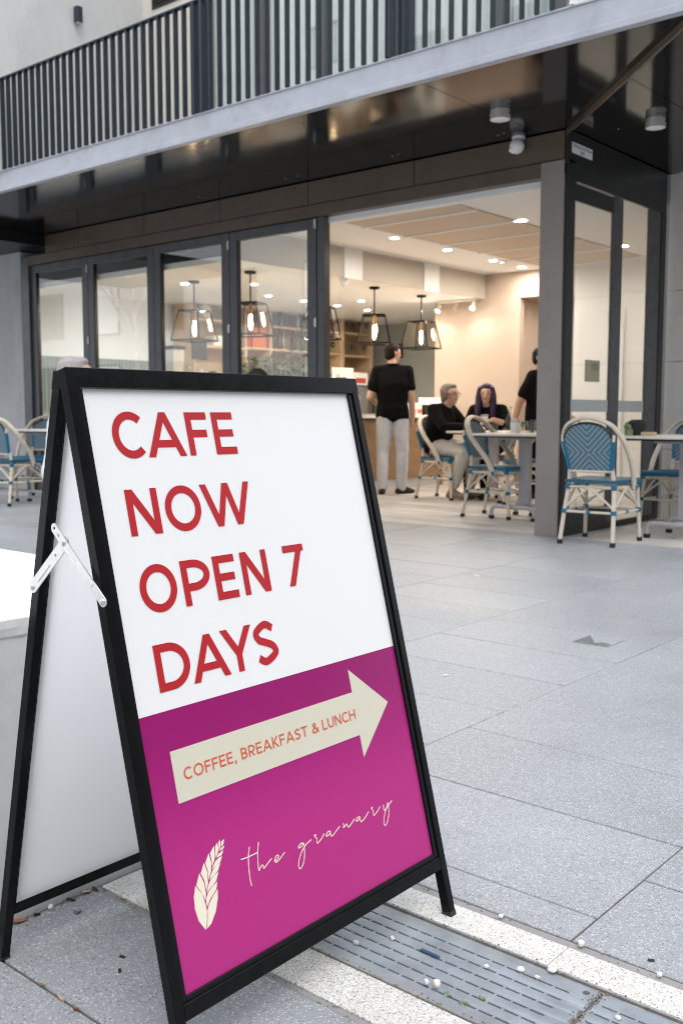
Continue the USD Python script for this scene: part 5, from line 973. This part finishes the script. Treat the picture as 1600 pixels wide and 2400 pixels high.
person((-2.26, 2.93, 0), 'woman with long purple hair in a black printed T-shirt sitting behind the table', dict(f=WF, hip=w_+UP*.575, chest=w_+WF*.05+UP*.845, neck=w_+WF*.085+UP*1.035, head=w_+WF*.115+UP*1.155, hd=V3(.42, -.9, -.02),
    sL=w_+WF*.05-WR*.160+UP*.985, sR=w_+WF*.05+WR*.160+UP*.985, eL=w_+WF*.13-WR*.275+UP*.815, wL=w_+WF*.26-WR*.13+UP*.875, hl=WR*.75+WF*.2-UP*.25, eR=w_+WF*.10+WR*.24+UP*.79, wR=w_+WF*.30+WR*.14+UP*.80, hr=WF*.7-WR*.6,
    kL=w_+WF*.42-WR*.10+UP*.53, aL=w_+WF*.40-WR*.10+UP*.09, kR=w_+WF*.42+WR*.10+UP*.53, aR=w_+WF*.36+WR*.10+UP*.09), M['cloth_black'], M['cloth_black'], M['hair_purple'], sleeve=1.3, hairstyle='long', sex='f', extras=tee)
p_ = V3(-1.715, 3.06, 0); PFc = unit(V3(.85, .15, 0)); PR = unit(np.cross(PFc, UP))
person((-1.715, 3.06, 0), 'man in black T-shirt and dark trousers standing half hidden by the corner post', dict(f=PFc, hip=p_+UP*.90, chest=p_+PFc*.01+UP*1.20, neck=p_+PFc*.02+UP*1.42, head=p_+PFc*.035+UP*1.545, hd=V3(.95, .1, -.15),
    sL=p_-PR*.17+UP*1.345, sR=p_+PR*.17+UP*1.345, eL=p_+PFc*.10-PR*.22+UP*1.06, wL=p_+PFc*.30-PR*.16+UP*.92, hl=PFc*.8-UP*.3, eR=p_-PFc*.13+PR*.235+UP*1.055, wR=p_-PFc*.16+PR*.29+UP*.865, hr=PFc*.35-UP*.9+PR*.2,
    kL=p_-PR*.10+UP*.49, aL=p_-PR*.11+UP*.085, kR=p_+PR*.10+UP*.49, aR=p_+PR*.11+UP*.085), M['cloth_black'], M['cloth_black'], M['hair_dark'], skin=M['skin2'], sleeve=.65)
def seated(q, f, label, top, bottom, hair, hs_, zt):
    f = unit(f); r = unit(np.cross(f, UP)); q = np.asarray(q, float); k = zt - 1.285
    person((q[0], q[1], 0), label, dict(f=f, hip=q-f*.05+UP*.575, chest=q+f*.0+UP*(.86+k*.5), neck=q+f*.03+UP*(1.055+k), head=q+f*.06+UP*(1.165+k), hd=f, sL=q-r*.17+UP*(1.0+k), sR=q+r*.17+UP*(1.0+k), eL=q-r*.22+f*.12+UP*.78, wL=q-r*.12+f*.34+UP*.72, hl=f, eR=q+r*.22+f*.12+UP*.78, wR=q+r*.12+f*.34+UP*.72, hr=f,
        kL=q-r*.1+f*.40+UP*.53, aL=q-r*.1+f*.36+UP*.09, kR=q+r*.1+f*.40+UP*.53, aR=q+r*.1+f*.36+UP*.09), top, bottom, hair, sleeve=1.9, hairstyle=hs_)
seated((-1.44, -3.22, 0), (.62, .78, 0), 'seated person with silver hair and white shirt, head above the left end of the sign', M['cloth_white'], M['cloth_stone'], M['hair_white'], 'receding', 1.29)
seated((-1.32, -1.70, 0), (-.6, .8, 0), 'seated person with dark hair, only the top showing above the sign', M['cloth_black'], M['cloth_grey'], M['hair_dark'], 'short', 1.265)

def block_building(name, label, loc, rz, w, d, h, mat, cols, rows):
    t = thing(name, label, 'building', loc, rz); obj('wall', bx(-w/2, w/2, -d, 0, 0, h), mat, t); obj('roof', bx(-w/2-.2, w/2+.2, -d-.2, .2, h, h+.3), M['dark'], t)
    for i in range(cols):
        for j in range(rows):
            x = -w/2 + w*(i+.5)/cols; z = .9+3.3*j; wn = obj('window', bx(x-.8, x+.8, .01, .06, z, z+1.9), M['frame'], t); obj('pane', bx(x-.74, x+.74, .062, .07, z+.06, z+1.84), M['glassy'], wn)
M['glassy'] = plain('distant_window', (0.02, 0.025, 0.03), 0.08); M['brick_far'] = plain('dark_brick', (0.27, 0.225, 0.20), 0.85, var=.15, scale=3)
block_building('brick_building', 'unseen dark brick building added at the right to darken reflections and light on the sign', (16.5, -14, 0), PI/2, 52, 8, 9.5, M['brick_far'], 12, 3)  # unseen building, added to darken frame reflections and cut light on the sign
block_building('grey_building', 'unseen grey rendered building added behind the photographer to hold back low sky light', (8, -20, 0), 0, 20, 8, 11, M['conc_wall'], 5, 3)  # second unseen building, put in to hold back low sky light and darken reflections
# ------------------------------------------------------------------ across the plaza: seen in the panes
ab_ = thing('apartment_building', 'pale apartment block across the plaza, mirrored in the folding doors', 'building', (-24, -19, 0))
obj('wall', bx(-22, 22, -6, 0, 0, 17), M['far_render'], ab_); obj('roof', bx(-22.3, 22.3, -6.3, .3, 17, 17.4), M['conc_up'], ab_)
for i in range(11):
    for j in range(5):
        x, z = -20+4*i, 1.0+3.2*j
        wn = obj('window', bx(x, x+1.7, .01, .05, z, z+2.0), M['frame'], ab_); obj('pane', bx(x+.08, x+1.62, .052, .06, z+.08, z+1.92), M['dark'] if (i*7+j*3) % 3 else M['curtain'], wn)
tre = thing('bare_tree', 'slender leafless tree with pale trunk, mirrored in the second folding door', 'tree', (-12.9, -6.2, 0))
obj('trunk', tube([(0, 0, 0), (.02, .0, 1.5), (.0, .01, 3.0)], [.058, .05, .042], 8), M['bark'], tre, smooth=40)
def branch(p, d, l, r, lev, out):
    q = p + d*l; mid = p + d*l*.5 + V3(rng.uniform(-1, 1), rng.uniform(-1, 1), 0)*l*.06
    out.append(tube([p, mid, q], [r, r*.8, r*.6], 5))
    if lev == 0: return
    for _ in range(rng.choice([2, 3, 3])):
        dd = unit(d + V3(rng.uniform(-.75, .75), rng.uniform(-.75, .75), rng.uniform(-.1, .5))); branch(p + d*l*rng.uniform(.45, 1.0), dd, l*rng.uniform(.55, .8), r*.58, lev-1, out)
for i in range(7):
    o = []; a = i*.9; branch(V3(.0, .01, 2.0+.17*i), unit(V3(math.cos(a)*.6, math.sin(a)*.6, 1)), 1.0, .032, 4, o); obj('limb', o, M['bark'], tre)
